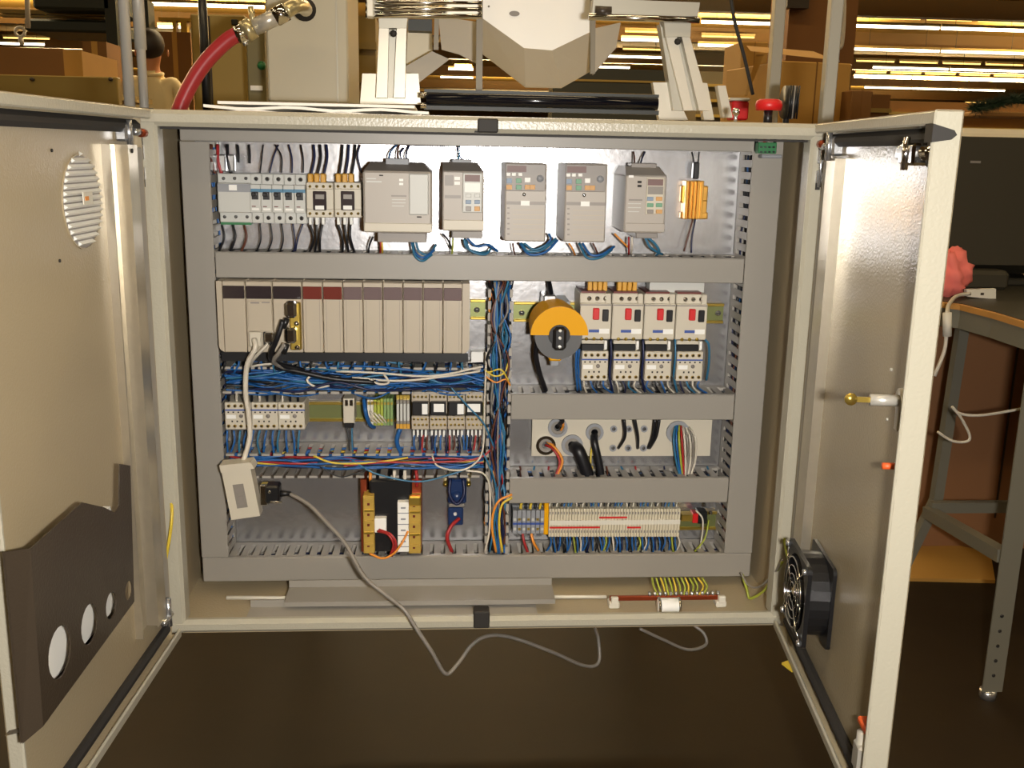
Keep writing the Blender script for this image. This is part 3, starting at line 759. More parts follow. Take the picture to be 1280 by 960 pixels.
W([[(573, 181, .19), (572, 190, .175), (578, 200, .165)], [(575, 181, .19), (575, 190, .175), (572, 200, .165)], [(792, 190, .19), (793, 197, .175), (793, 206, .16)], [(806, 190, .19), (803, 197, .175), (800, 206, .16)]],
  .0014, [w_navy, w_teal, w_brown], '%s thin wire from the left above the keypad drives', 'wires above keypad drives')
W([[(865, 190, .21), (867, 200, .205), (868, 206, .203)], [(874, 190, .21), (873, 200, .205), (872, 206, .203)]], .001, w_black, '%s thin black lead from the left above the gold resistor', 'leads above resistor')
W([[(866, 274, .205), (860, 296, .2), (855, 314, .2)], [(869, 274, .205), (865, 296, .2), (864, 316, .2)]], .0014, [w_brown, w_navy], '%s thin lead from the left below the gold resistor', 'leads below resistor')
# colored loops under drives
W([[(516, 300, .15), (518, 318, .14), (528, 326, .138), (540, 318, .15)], [(514, 300, .15), (519, 316, .145), (530, 322, .142), (543, 312, .155)], [(519, 298, .15), (524, 314, .15), (536, 318, .15), (545, 306, .17)],
   [(582, 300, .15), (588, 313, .145), (606, 318, .145), (616, 308, .16)], [(584, 298, .15), (596, 308, .145), (610, 306, .145), (622, 314, .16)], [(580, 299, .15), (584, 310, .15), (600, 316, .15), (612, 314, .17)],
   [(652, 304, .15), (660, 314, .14), (678, 312, .14), (695, 298, .15)], [(650, 304, .15), (662, 318, .14), (682, 315, .14), (697, 300, .15)], [(655, 304, .15), (668, 312, .15), (684, 306, .15), (692, 306, .16)],
   [(724, 304, .15), (734, 322, .135), (750, 322, .135), (765, 312, .155)], [(728, 304, .15), (738, 318, .14), (752, 318, .14), (768, 308, .155)], [(806, 296, .15), (812, 308, .15), (820, 314, .155), (828, 318, .17)],
   [(808, 296, .15), (818, 304, .15), (824, 314, .155), (820, 319, .17)], [(686, 292, .16), (688, 300, .155), (676, 312, .16)]],
  .0021, [w_teal, w_blue, w_teal], '%s blue wire loop from the left under the motor drives', 'blue loops under the drives')
W([[(466, 296, .16), (462, 306, .165), (460, 318, .185)], [(475, 296, .16), (476, 308, .16), (475, 318, .18)], [(477, 300, .16), (478, 312, .16), (478, 319, .18)], [(566, 292, .16), (566, 305, .155), (565, 318, .17)],
   [(553, 292, .16), (560, 300, .155), (565, 312, .17)], [(641, 304, .16), (642, 312, .16), (644, 319, .18)], [(711, 304, .16), (716, 312, .16), (719, 320, .18)], [(741, 304, .16), (745, 312, .16), (748, 320, .18)],
   [(768, 292, .16), (776, 300, .155), (786, 310, .16)], [(786, 296, .15), (786, 306, .15), (786, 318, .17)], [(790, 296, .15), (790, 306, .15), (789, 318, .17)]],
  .0016, [w_black, w_red, w_yel, w_yg, w_black, w_brown, w_org, w_brown, w_org, w_red, w_white], '%s coloured lead from the left dropping below the motor drives', 'coloured leads under the drives')

# ================================================================== ROW 2 LEFT : CONTROLLER RACK
Y = .115
T = thing('controller_rack', 'long grey modular controller rack with smoked indicator windows', 'controller', at(430, 441, .2))
x0, x1, z0, z1 = rect(272, 353, 587, 441, Y)
b = Mesh(); b.box(x0+.01, x1-.01, Y+.03, PL-.004, z0, z1); b.build('backplane', cream2, T)
def endcap(xa, xb, left):
    b = Mesh(); n = 6; r = .011
    if left: o = [(xb, z1)]+[(xa, z1)]+[(xa, z0+r)]+[(xa+r-r*math.cos(PI/2*i/n), z0+r-r*math.sin(PI/2*i/n)) for i in range(1, n+1)]+[(xb, z0)]
    else: o = [(xa, z0)]+[(xb-r+r*math.sin(PI/2*i/n), z0+r-r*math.cos(PI/2*i/n)) for i in range(n+1)]+[(xb, z1), (xa, z1)]
    b.prism(o, [], lambda a, c, w_: Vector((a, w_, c)), Y, PL-.01); b.build('end_cap', cream2, T)
e0, e1 = at(279, 400, Y).x, at(578, 400, Y).x
endcap(x0, e0, True); endcap(e1, x1, False)
xs = [279, 308, 341.5, 378.5, 404, 429, 454, 478.7, 503.8, 528.7, 553.7, 578]
lens_m = [smoke, smoke, smoke, smoke_r, smoke_r, smoke_p, smoke_p, smoke_p, smoke_p, smoke_p, smoke_p]  # redder and paler tints paint in the gradient of reflections across the windows
for i in range(11):
    xa, xb = at(xs[i], 400, Y).x+.0005, at(xs[i+1], 400, Y).x-.0005
    b = Mesh(); b.box(xa, xb, Y, PL-.01, z0, z1, .0012); md = b.build('module', cream2, T)
    zw0, zw1 = at(430, 374.5, Y).z, at(430, 358.5, Y).z
    b = Mesh(); b.box(xa+.0008, xb-.0008, Y-.002, Y+.001, zw0, zw1, .001); b.build('indicator_window', lens_m[i], md)
    if i > 2:
        b = Mesh(); b.box(xa+.0045, xa+.005, Y-.0004, Y+.001, z0+.003, zw0-.001); b.box(xb-.005, xb-.0045, Y-.0004, Y+.001, z0+.003, zw0-.001); b.build('groove', drive_d, md)
b = Mesh(); b.pbox((310, 376, 340, 414), Y-.0015, Y+.001, .0006); b.build('flap', cream2, T)
b = Mesh(); b.pbox((313, 377.5, 324, 379.5), Y-.002, Y); b.pbox((327, 377.5, 337, 379), Y-.002, Y); b.build('print_mark', drive_d, T)
b = Mesh(); b.pbox((311, 415, 327, 434), Y-.008, Y, .002); b.build('port', cream, T)
b = Mesh(); b.pbox((329, 415, 341, 432), Y-.004, Y, .001); b.build('port', rubber, T, label='dark serial port')
b = Mesh(); b.pbox((362, 378, 376, 438), Y-.012, Y, .002); b.build('port', brass, T, label='metal framed serial port with two screws')
b = Mesh()
b.pbox((277, 441, 585, 452), Y+.03, PL-.01); b.build('terminal_row', black, T)
for (px_, py_) in ((371, 404), (372, 434)):
    p = at(px_, py_, Y-.012); b = Mesh(); b.cy(p.x, p.z, .004, Y-.016, Y-.01, 10); b.build('screw', chrome, T)
# plugs
for i, (px_, py_, lbl) in enumerate(((362, 386, 'upper'), (362, 418, 'lower'))):
    T = thing('serial_plug', lbl+' metal shell plug on the controller rack port', 'plug', at(px_, py_, Y-.02))
    b = Mesh(); b.pbox((px_-6, py_-8, px_+8, py_+12), Y-.034, Y-.0125, .004); b.build('shell', chrome, T)
    b = Mesh(); p = at(px_-3, py_+12, Y-.028); q = at(px_-8, py_+24, Y-.028); b.tube([p, q], .0045, 8); b.build('strain_relief', black, T)
T = thing('serial_plug', 'small bright plug in the dark port of the controller rack', 'plug', at(335, 420, Y-.01))
b = Mesh(); b.pbox((330, 416, 341, 429), Y-.016, Y-.0045, .002); b.build('shell', chrome, T)
wire('black_cable', [(354, 400, .085), (346, 424, .085), (338, 446, .10), (352, 456, .13), (380, 463, .15)], .0042, w_black, 'black cable hanging from the upper plug of the controller rack', cat='cable', n=8)
wire('black_cable', [(356, 430, .085), (348, 442, .09), (342, 452, .11), (356, 460, .14)], .0038, w_grey, 'grey cable hanging from the lower plug of the controller rack', cat='cable', n=8)
wire('grey_cable', [(335, 430, .10), (325, 440, .105), (316, 450, .12), (312, 458, .15)], .0028, w_white, 'pale thin cable from the small bright plug', cat='cable', n=8)
wire('white_cable', [(318, 424, .10), (319, 436, .09), (309, 456, .10), (307, 490, .11), (311, 520, .115), (312, 548, .115), (303, 580, .11)], .0042, w_white, 'white cable running from controller rack down to the beige converter', cat='cable', n=8)
wire('black_cable', [(344, 458, .143), (380, 466, .142), (420, 474, .142), (470, 478, .143)], .0045, w_black, 'black cable lying across the open duct below the controller', cat='cable', n=8)
W([[(312, 458, .148), (345, 455, .146), (380, 465, .145), (410, 472, .146)], [(390, 468, .145), (384, 476, .14), (396, 484, .14), (412, 482, .143)], [(420, 464, .147), (470, 466, .145), (540, 470, .145), (604, 458, .148)],
   [(440, 472, .146), (500, 476, .144), (560, 470, .144), (600, 464, .147)], [(480, 468, .143), (486, 478, .139), (474, 480, .139), (462, 474, .143)]],
  .0020, w_white, '%s pale wire lying over the blue wires in the open duct', 'pale wires over the blue bundle')
xm0, xm1 = XL1+.010, LX1-.004
zc_ = (oz0+oz1)/2
bundle('wire_bundle', 'dense bundle of blue wires filling the open duct below the controller', 'wires', 46,
       [Vector((xm0+(xm1-xm0)*i/7, .178, zc_)) for i in range(8)], (.002, .024, (oz1-oz0)*.36), .0019, [w_blue]*6+[w_navy]*3+[w_teal]*2+[w_black]*3+[w_grey], 3, .9)
zc2 = pz0+(pz1-pz0)*.66
bundle('wire_bundle', 'blue red and yellow wires lying in the open duct above the transformer', 'wires', 30,
       [Vector((xm0+(xm1-xm0)*i/7, .178, zc2)) for i in range(8)], (.002, .024, (pz1-pz0)*.22), .0019, [w_blue]*4+[w_navy]*2+[w_red, w_red, w_yel, w_black], 4, .5)
xt = (LX1+RX0)/2; ztp = mz0-.004
bundle('wire_bundle', 'tangled dark and blue wires packed in the open vertical duct', 'wires', 60,
       [Vector((xt, .182, ztp+(zb1+.01-ztp)*i/11)) for i in range(12)], (.0125, .026, .004), .0018, [w_black]*9+[w_navy]*4+[w_blue]*3+[w_teal]*2+[w_brown]*2+[w_grey]*3+[w_org, w_white, w_red], 5, .75)
# drops from the controller into the duct
lst = []
for i in range(20):
    xx = 282+i*15.6
    lst.append([(xx, 446, .16), (xx+rnd.uniform(-3, 3), 455, .15), (xx+rnd.uniform(-6, 6), 466, .155)])
W(lst, .0019, [w_black, w_blue, w_black, w_blue, w_teal], '%s wire from the left dropping from the rack into the open duct', 'wires below the controller rack')
# ================================================================== DIN RAILS
def rail(label, x0, x1, yc, Yr=.215, h=.0175, holes=()):
    T = thing('mounting_rail', label, 'rail', at((x0+x1)/2, yc, Yr))
    p, q = at(x0, yc, Yr), at(x1, yc, Yr); z = (p.z+q.z)/2
    b = Mesh(); b.box(p.x, q.x, Yr+.005, Yr+.0065, z-.0125, z+.0125); b.build('web', olive, T)
    b = Mesh(); b.box(p.x, q.x, Yr, Yr+.0065, z+.0125, z+.0175, .001); b.box(p.x, q.x, Yr, Yr+.0065, z-.0175, z-.0125, .001); b.build('flange', brass, T)
    for hx in holes:
        c = at(hx, yc, Yr+.005); b = Mesh(); b.mat(zinc); b.cy(c.x, c.z, .005, Yr+.001, Yr+.006, 10); b.mat(rubber); b.box(c.x-.004, c.x+.004, Yr+.0005, Yr+.001, c.z-.0008, c.z+.0008); b.build('rail_screw', None, T)
rail('olive mounting rail stub right of the controller rack', 588, 607, 387, holes=(596,))
rail('olive mounting rail holding the motor protection switches', 642, 905, 391, holes=(652, 897))
rail('olive mounting rail behind the small relays', 276, 606, 515)
rail('mounting rail carrying the long terminal strip', 640, 898, 652)
b = Mesh(); x0, x1, z0, z1 = rect(589, 440, 607, 455, .2); b.box(x0, x1, .2, PL, z0, z1); b.org = (x0, PL, z0); tag(b.build('white_tag', white), 'bright white tag below the rail stub', 'tag')

# ================================================================== ROTARY SWITCH
T = thing('rotary_switch', 'yellow half-round guard with a black rotary knob', 'rotary switch', at(697, 450, .2))
c = at(699, 405, .10); rw = (at(735, 410, .10).x-at(663, 410, .10).x)/2
b = Mesh(); n = 18
def half(r0, r1, z_off=0):
    return [(c.x+r0*math.cos(PI*i/n), c.z+r0*math.sin(PI*i/n)) for i in range(n+1)]+[(c.x+r1*math.cos(PI*(n-i)/n), c.z+r1*math.sin(PI*(n-i)/n)) for i in range(n+1)]
cz_ = at(699, 418, .10).z; c = Vector((c.x, .10, cz_))
b.prism(half(rw, rw*.36), [], lambda a, q_, w_: Vector((a, w_, q_)), .092, .100); b.build('guard_face', yellow, T)
cb = at(695, 414, .13)
b = Mesh()
P_ = []
for j, (yy, rr, ox, oz) in enumerate(((.100, rw, 0, 0), (.145, rw*.86, cb.x-c.x-.004, .012))):
    for i in range(n+1): P_.append((c.x+ox+rr*math.cos(PI*i/n), yy, c.z+oz+rr*math.sin(PI*i/n)))
fs = [(i, i+1, n+2+i, n+1+i) for i in range(n)]+[tuple(range(n+1, 2*n+2))]
b.add(P_, fs, False); b.build('guard_shell', yellow, T)
b = Mesh(); b.prism(circ(c.x, c.z-.003, rw*.83, 24), [], lambda a, q_, w_: Vector((a, w_, q_)), .102, .14); b.build('housing', drive_dk, T)
b = Mesh(); b.prism(circ(c.x, c.z-.0, rw*.37, 24), [], lambda a, q_, w_: Vector((a, w_, q_)), .090, .101)
b.box(c.x-.011, c.x+.011, .084, .095, c.z-.024, c.z+.014, .006); b.build('knob', black, T)
for dz in (.009, -.003, -.017):
    b = Mesh(); b.cy(c.x, c.z+dz, .0026, .082, .086, 8); b.build('screw', white, T)
p = at(694, 447, .12); b = Mesh(); b.box(p.x-.011, p.x+.009, .11, .14, p.z-.004, p.z+.008, .002); b.build('lower_clamp', yellow, T)
b = Mesh(); b.box(p.x-.007, p.x+.006, .12, .14, p.z-.014, p.z-.004, .001); b.build('clamp_foot', tgrey, T)
p = at(684, 368, .17); b = Mesh(); b.box(p.x-.009, p.x+.012, .14, .19, p.z-.02, p.z+.003, .002); b.build('top_clamp', zinc, T)
b = Mesh(); p = at(697, 400, .14); b.box(p.x-.02, p.x+.02, .14, PL-.01, p.z-.03, p.z+.03); b.build('base', tgrey, T)
wire('black_cable', [(686, 352, .19), (688, 362, .17), (690, 372, .15)], .0042, w_black, 'thick black cable entering the yellow switch from above', cat='cable', n=8)
wire('black_cable', [(672, 424, .13), (670, 445, .14), (675, 468, .15), (682, 488, .17)], .0042, w_black, 'thick black cable hanging below the yellow rotary switch', cat='cable', n=8)

# ================================================================== MOTOR PROTECTION + CONTACTORS
g1, g2 = 'motor protection switches', 'contactors under the motor protection switches'
pw = at(727+40.2, 400, .14).x-at(727, 400, .14).x
T = thing('motor_protector', 'first grey motor protection switch, next to the yellow rotary switch', 'motor switch', at(744, 425, .2), g1); Y = .14
b = Mesh(); b.pbox((725, 401-22, 764, 424), Y, PL-.01, .0012); b.pbox((725, 366.5, 764, 380), Y+.006, PL-.01, .0012); b.pbox((757, 367, 764, 380), Y+.002, PL-.01, .001); b.build('body', cream, T)
b = Mesh(); b.pbox((727, 364, 757, 366.5), Y+.008, PL-.01); b.build('terminal_slots', dred, T)
b = Mesh(); b.pbox((725, 380.5, 764, 382), Y-.0006, Y+.001); b.build('groove', drive_d, T)
b = Mesh(); b.pbox((741.5, 385.5, 749.5, 400), Y-.006, Y+.001, .0012); b.build('stop_button', red, T)
b = Mesh(); b.pbox((753.3, 387, 761, 402), Y-.004, Y+.001, .0012); b.build('start_button', black, T)
b = Mesh(); b.pbox((736, 412, 749, 415.5), Y-.0006, Y+.001); b.build('blue_strip', bluestripe, T)
b = Mesh(); b.pbox((749, 411, 761.5, 417), Y-.001, Y+.001); b.build('tag', white, T)
for i in range(3):
    p = at(736.5+i*10, 373, Y+.006); b = Mesh(); screw(b, p.x, p.z, Y+.005, .0038, chrome); b.build('screw', None, T)
MP = T
nn = ['', 'second motor protection switch to the right of the yellow rotary switch', 'third motor protection switch to the right of the yellow rotary switch', 'last motor protection switch, next to the free end of the rail']
for i in range(1, 4): dup(MP, (pw*i, 0, 0), nn[i], g1)
for j, (x_, cnt, lb) in enumerate(((735, 4, 'first'), (772, 3, 'second'))):
    for i in range(cnt if j == 0 else 4):
        b = Mesh(); r_ = rect(x_+i*6.3, 352, x_+5.4+i*6.3, 364, .16); b.box(r_[0], r_[1], .16, .175, r_[2], r_[3], .001); b.org = (r_[0], .165, r_[2])
        tag(b.build('yellow_lug', ylug), '%s yellow wire lug from the left above the %s motor protection switch' % (ORD[i], lb), 'wire lug', 'yellow lugs over the motor protection switches')
b = Mesh(); x0, x1, z0, z1 = rect(812, 353, 880, 370, .17); b.box(x0, x1, .17, .2, z0, z1); b.org = (x0, .2, z0); tag(b.build('busbar_feed', lgrey), 'pale grey feed block above the right motor protection switches', 'feed block')
T = thing('contactor', 'first small cream contactor, under the first motor protection switch', 'contactor', at(742, 478, .2), g2); Y = .14
def contactor_geo(T, x0, x1, y0, y1, Yf, adapter=True):
    sx = x1-x0
    b = Mesh(); b.pbox((x0, y0+(y1-y0)*.0, x1, y1), Yf, PL-.01, .0012); b.build('body', cream, T)
    b = Mesh(); b.pbox((x0, y0+(y1-y0)*.26, x1, y0+(y1-y0)*.31), Yf-.0006, Yf+.001); b.build('blue_strip', bluestripe, T)
    b = Mesh(); b.pbox((x0+sx*.06, y0+(y1-y0)*.46, x0+sx*.42, y0+(y1-y0)*.60), Yf-.001, Yf+.001); b.build('tag', white, T)
    p = at(x0+sx*.62, y0+(y1-y0)*.5, Yf); b = Mesh(); b.cy(p.x, p.z, .0035, Yf-.001, Yf+.001, 8); b.build('armature_button', drive_d, T)
    for i in range(4):
        for fy in (.13, .87):
            p = at(x0+sx*(.15+i*.235), y0+(y1-y0)*fy, Yf); b = Mesh(); b.mat(brass); b.cy(p.x, p.z, .0029, Yf-.001, Yf+.001, 8); b.mat(rubber); b.cy(p.x, p.z, .0015, Yf-.0014, Yf, 6); b.build('screw', None, T)
    b = Mesh()
    for i in range(5): b.pbox((x0+sx*(.1+i*.19), y0+(y1-y0)*.34, x0+sx*(.16+i*.19), y0+(y1-y0)*.39), Yf-.0006, Yf+.001)
    for i in range(3): b.pbox((x0+sx*(.25+i*.19), y0+(y1-y0)*.67, x0+sx*(.31+i*.19), y0+(y1-y0)*.73), Yf-.0006, Yf+.001)
    b.build('vent_holes', rubber, T)
contactor_geo(T, 727, 760, 439, 476, Y)
b = Mesh(); b.pbox((727, 425, 757, 441), Y+.01, PL-.01, .001); b.build('adapter', cream, T)
b = Mesh(); b.pbox((727, 430, 755, 439.5), Y+.006, Y+.02, .001); b.build('link_block', black, T)
b = Mesh(); b.pbox((755.5, 426, 759, 437), Y, Y+.01, .001); b.build('ferrule', white, T)
for i in range(3):
    p = at(733+i*9.5, 423.5, Y); b = Mesh(); b.cy(p.x, p.z, .003, Y-.001, Y+.002, 8); b.build('link_screw', brass, T)
CT = T
for i, l_ in ((1, 'second small cream contactor, under the second motor protection switch'), (2, 'third small cream contactor, under the third motor protection switch'), (3, 'fourth small cream contactor, at the right end of its row')):
    dup(CT, (pw*i, 0, 0), l_, g2)
lst = []
for i in range(4):
    for k in range(4): lst.append([(730+i*40+k*8, 476, .155), (731+i*40+k*8+rnd.uniform(-3, 3), 484, .155), (735+i*40+k*9+rnd.uniform(-5, 8), 493, .17)])
W(lst, .0016, [w_white, w_blue, w_black, w_blue, w_white, w_navy, w_teal], '%s short wire from the left below the cream contactors', 'wires below the contactors')
W([[(763.5+i*40.2, 424, .155), (764+i*40.2, 445, .15), (762+i*40.2, 470, .155), (766+i*40.2, 490, .17)] for i in range(3)]+[[(881, 424, .15), (886, 432, .15), (886, 455, .155), (883, 475, .17)], [(721, 432, .15), (720, 460, .155), (722, 488, .17)], [(724, 436, .155), (723, 460, .16), (726, 488, .17)]],
  .002, [w_navy, w_navy, w_teal, w_teal, w_blue, w_blue], '%s blue vertical wire running beside the cream contactors', 'vertical wires between contactors')

# ================================================================== ROW 3 LEFT
g = 'small relays on the left rail'
T = thing('mini_contactor', 'left one of three small cream contactors under the blue wires', 'contactor', at(297, 538, .2), g)
contactor_geo(T, 281, 314, 503, 537, .155)
d_ = at(314.6, 520, .155).x-at(281, 520, .155).x
dup(T, (d_, 0, 0), 'middle one of three small cream contactors under the blue wires', g)
dup(T, (2*d_, 0, 0), 'right one of three small cream contactors under the blue wires', g)
lst = []
for i in range(12): lst.append([(284+i*8.2, 538, .165), (283+i*8.3+rnd.uniform(-3, 3), 552, .162), (280+i*8.4+rnd.uniform(-3, 5), 568, .165)])
W(lst, .0019, [w_blue, w_blue, w_teal], '%s blue wire from the left below the three small contactors', 'blue wires below the small contactors')
lst = []
for i in range(10): lst.append([(286+i*9.6, 492, .17), (286+i*9.6, 498, .165), (286+i*9.6, 504, .16)])
W(lst, .0021, [w_black, w_white, w_black], '%s stub wire from the left above the three small contactors', 'stub wires above the small contactors')
T = thing('terminal_block', 'small pale terminal pair standing alone on the olive rail', 'terminal block', at(436, 530, .2))
b = Mesh(); b.pbox((429, 498, 443, 529), .17, PL-.01, .001); b.build('body', cream, T)
b = Mesh(); b.pbox((431, 500, 435, 508), .166, .171, .001); b.pbox((437, 500, 441, 508), .166, .171, .001); b.build('clamp', chrome, T)
b = Mesh(); b.pbox((430, 529, 442, 535), .172, .19, .001); b.build('foot', black, T)
W([[(434, 535, .175), (436, 548, .172), (437, 566, .17)], [(440, 535, .175), (440, 548, .172), (441, 566, .17)]], .0016, [w_black, w_teal], '%s thin wire below the lone terminal pair', 'wires under the lone terminal')
g = 'green and white earth terminals'
for i in range(8):
    x_ = 459+i*4.1
    T = thing('earth_terminal', '%s earth terminal from the left beside the lone terminal pair' % ORD[i], 'terminal', at(x_, 533, .2), g)
    b = Mesh(); b.pbox((x_, 498+(0 if i > 3 else 2), x_+3.6, 532), .165+(.006 if i < 3 else 0), PL-.01, .0006); b.build('body', w_yg if i in (2, 3, 4) else gterm if i > 4 else offw, T)
    b = Mesh(); b.pbox((x_+.6, 503, x_+3, 506), .163, .172); b.pbox((x_+.6, 524, x_+3, 527), .163, .172); b.build('screw', brass, T)
wire('wire', [(455, 498, .165), (457, 515, .15), (462, 530, .165), (468, 534, .18)], .0035, w_blue, 'thick blue wire loop beside the earth terminals', cat='wire')
W([[(458+i*5, 512+i*2, .158), (463+i*5, 522, .155), (472+i*4, 530, .17)] for i in range(4)], .0018, w_white, '%s pale wire tip leaning on the earth terminals', 'pale tips at the earth terminals')
g = 'slim relays'
for i in range(4):
    x_ = 495.5+i*4.3
    T = thing('slim_relay', '%s slim grey relay from the left beside the black relays' % ORD[i], 'relay', at(x_, 533, .2), g)
    b = Mesh(); b.pbox((x_, 500, x_+3.8, 530), .158, PL-.01, .0006); b.build('body', w_grey, T)
    b = Mesh(); b.pbox((x_+.5, 505, x_+3.3, 526), .155, .159); b.build('lever', lgrey, T)
    b = Mesh(); b.pbox((x_, 494, x_+3.8, 500), .168, PL-.01); b.build('clamp', brass, T)
    b = Mesh(); b.pbox((x_, 530, x_+3.8, 536), .165, PL-.01); b.build('jumper', ylug, T)
g = 'black plug-in relays on cream sockets'
RW = 22
for i in range(4):
    x_ = 514.5+i*22.6
    T = thing('plug_in_relay', '%s black relay from the left in its cream screw socket' % ORD[i], 'relay', at(x_+10, 540, .2), g); Yf = .165
    b = Mesh(); b.pbox((x_, 490, x_+21.6, 503), Yf, PL-.01, .001); b.pbox((x_, 520, x_+21.6, 537), Yf, PL-.01, .001); b.pbox((x_, 500, x_+21.6, 522), Yf+.02, PL-.01); b.build('socket', cream2, T)
    b = Mesh(); b.pbox((x_+1, 503, x_+20.6, 519.5), Yf-.012, Yf+.03, .001); b.build('relay_body', black, T)
    b = Mesh(); b.pbox((x_+(13 if i == 0 else 5 if i == 1 else 12 if i == 2 else 2), 505, x_+(20 if i in (0, 2) else 18), 518 if i in (0, 2) else 515), Yf-.0128, Yf-.011); b.build('tag', white, T)
    for k in range(4):
        for (fy, ox) in ((496, 0), (524, 0), (531, 2)):
            p = at(x_+3+k*5+ox*.5, fy, Yf); b = Mesh(); screw(b, p.x, p.z, Yf, .0022, brass); b.build('screw', None, T)
    for k in range(4):
        b = Mesh(); b.pbox((x_+1.5+k*5, 538, x_+4+k*5, 546), Yf+.012, Yf+.018, .0005); b.build('ferrule', white, T)
lst = []
for i in range(16): lst.append([(518+i*5.5, 544, .178), (518+i*5.5+rnd.uniform(-2, 2), 556, .176), (519+i*5.3+rnd.uniform(-3, 3), 568, .176)])
W(lst, .0017, [w_blue, w_navy, w_red, w_brown, w_navy, w_blue], '%s wire from the left below the plug-in relays', 'wires below the plug-in relays')
wire('wire', [(500, 536, .165), (496, 552, .165), (502, 568, .17)], .004, w_blue, 'thick blue wire below the slim relays')
# long wires in front of open duct B
W([[(276, 578, .148), (350, 575, .146), (390, 580, .145), (470, 577, .145), (560, 583, .145), (604, 575, .148)], [(392, 570, .146), (420, 579, .143), (470, 578, .143), (510, 572, .146)],
   [(430, 582, .145), (480, 578, .142), (530, 578, .142), (600, 572, .146), (628, 540, .150)]], .0019, [w_blue, w_yel, w_red], '%s long wire crossing the open duct above the transformer', 'long wires across the lower open duct')
wire('wire', [(540, 570, .146), (548, 583, .142), (575, 588, .14), (595, 578, .142), (604, 558, .145), (606, 500, .145), (608, 440, .148)], .0017, w_white, 'pale wire looping up beside the plug-in relays', cat='wire')
wire('wire', [(582, 588, .142), (604, 592, .142), (612, 610, .144), (612, 660, .144), (606, 690, .148)], .0018, w_white, 'pale wire hanging down left of the vertical duct')
wire('wire', [(440, 575, .144), (470, 592, .14), (520, 602, .138), (560, 594, .14), (600, 580, .144)], .0016, w_teal, 'thin teal wire sagging below the lower open duct')
wire('wire', [(400, 584, .144), (425, 596, .14), (450, 590, .142), (470, 584, .145)], .0012, w_black, 'thin black wire sagging left of the transformer')
wire('wire', [(604, 566, .146), (618, 600, .143), (620, 640, .143), (612, 690, .148)], .0016, w_teal, 'teal wire curving down the open vertical duct')
wire('wire', [(560, 480, .146), (585, 508, .142), (605, 530, .142), (618, 560, .145)], .0016, w_teal, 'dark teal wire crossing over the plug-in relays')
W([[(640, 618, .146), (622, 628, .142), (615, 655, .142), (620, 690, .148)], [(640, 622, .146), (627, 632, .142), (624, 660, .144), (628, 690, .148)]], .0022, [w_org, w_yel], '%s orange wire looping in the vertical duct near the terminal strip', 'orange loops')
W([[(618+i*3, 352, .150), (622-i*2, 400, .146), (616+i*5, 450, .145), (622+i, 500, .146), (630-i*4, 560, .145), (618+i*3, 640, .146), (622+i*2, 692, .150)] for i in range(5)], .0018, [w_teal, w_blue, w_grey, w_navy, w_brown],
  '%s foreground wire running down the open vertical duct', 'foreground wires of the vertical duct')
W([[(606, 462, .147), (618, 470, .143), (630, 466, .145), (636, 452, .148)], [(606, 470, .147), (620, 478, .143), (632, 474, .145), (638, 482, .148)], [(610, 466, .147), (626, 462, .143), (636, 476, .146)]], .0016, [w_yel, w_org, w_yel], '%s yellow wire crossing the vertical duct beside the blue wires', 'yellow wires across the vertical duct')

# ================================================================== CONVERTER
def rot2(px, py, Y, ang): pass
T = thing('serial_converter', 'beige converter box hanging tilted in front of the left duct', 'converter box', at(302, 648, .12))
Y = .09
P4 = [at(276, 584, Y), at(312, 580, Y), at(325, 645, Y), at(289, 650, Y)]
def slab(b, P4, dy): b.add([tuple(p) for p in P4]+[(p.x, p.y+dy, p.z) for p in P4], [(0, 1, 2, 3), (7, 6, 5, 4), (0, 4, 5, 1), (1, 5, 6, 2), (2, 6, 7, 3), (3, 7, 4, 0)])
b = Mesh(); slab(b, P4, .028); b.build('case', cream, T)
b = Mesh(); slab(b, [at(274, 582, Y-.002), at(313, 578, Y-.002), at(318, 586, Y-.002), at(276, 591, Y-.002)], .03); b.build('cap', cream, T)
def on(u, v, Y=.0895):
    a = P4[0].lerp(P4[1], u); c_ = P4[3].lerp(P4[2], u); q = a.lerp(c_, v); return Vector((q.x, Y, q.z))
b = Mesh(); slab(b, [on(.28, .35), on(.65, .35), on(.65, .8), on(.28, .8)], .001); b.build('label_plate', w_grey, T)
b = Mesh(); slab(b, [on(.36, .42, .0888), on(.56, .42, .0888), on(.56, .5, .0888), on(.36, .5, .0888)], .001); slab(b, [on(.4, .58, .0888), on(.55, .58, .0888), on(.55, .74, .0888), on(.4, .74, .0888)], .001); b.build('print_mark', drive_d, T)
T = thing('serial_plug', 'black cable plug screwed into the right side of the converter', 'plug', at(335, 618, .1))
b = Mesh(); b.pbox((325, 607, 334, 632), .092, .112, .001); b.build('connector_face', chrome, T)
b = Mesh(); b.pbox((331, 608, 349, 630), .088, .116, .003); b.build('hood', black, T)
p, q = at(347, 617, .10), at(364, 617, .10); b = Mesh(); b.tube([p, q], [.006, .0035], 10); b.build('strain_relief', black, T)
b = Mesh(); p = at(338, 627, .088); b.tube([p, at(352, 628, .088)], .0022, 8); b.sphere(at(337, 615, .088), .003, 8); b.build('thumb_screw', chrome, T)
wire('grey_cable', [(362, 617, .10), (385, 630, .08), (410, 655, .05), (432, 680, .03), (455, 720, .0), (480, 742, -.015), (505, 762, -.03), (520, 785, -.035), (540, 815, -.035), (557, 842, -.02), (572, 830, .0), (590, 806, .03), (610, 795, .06), (640, 797, .10), (690, 815, .14), (730, 832, .18), (748, 828, .2), (748, 800, .22), (744, 786, .25)],
     .0032, w_grey, 'long grey cable hanging from the converter out over the bottom rim', cat='cable', n=8, k=10)
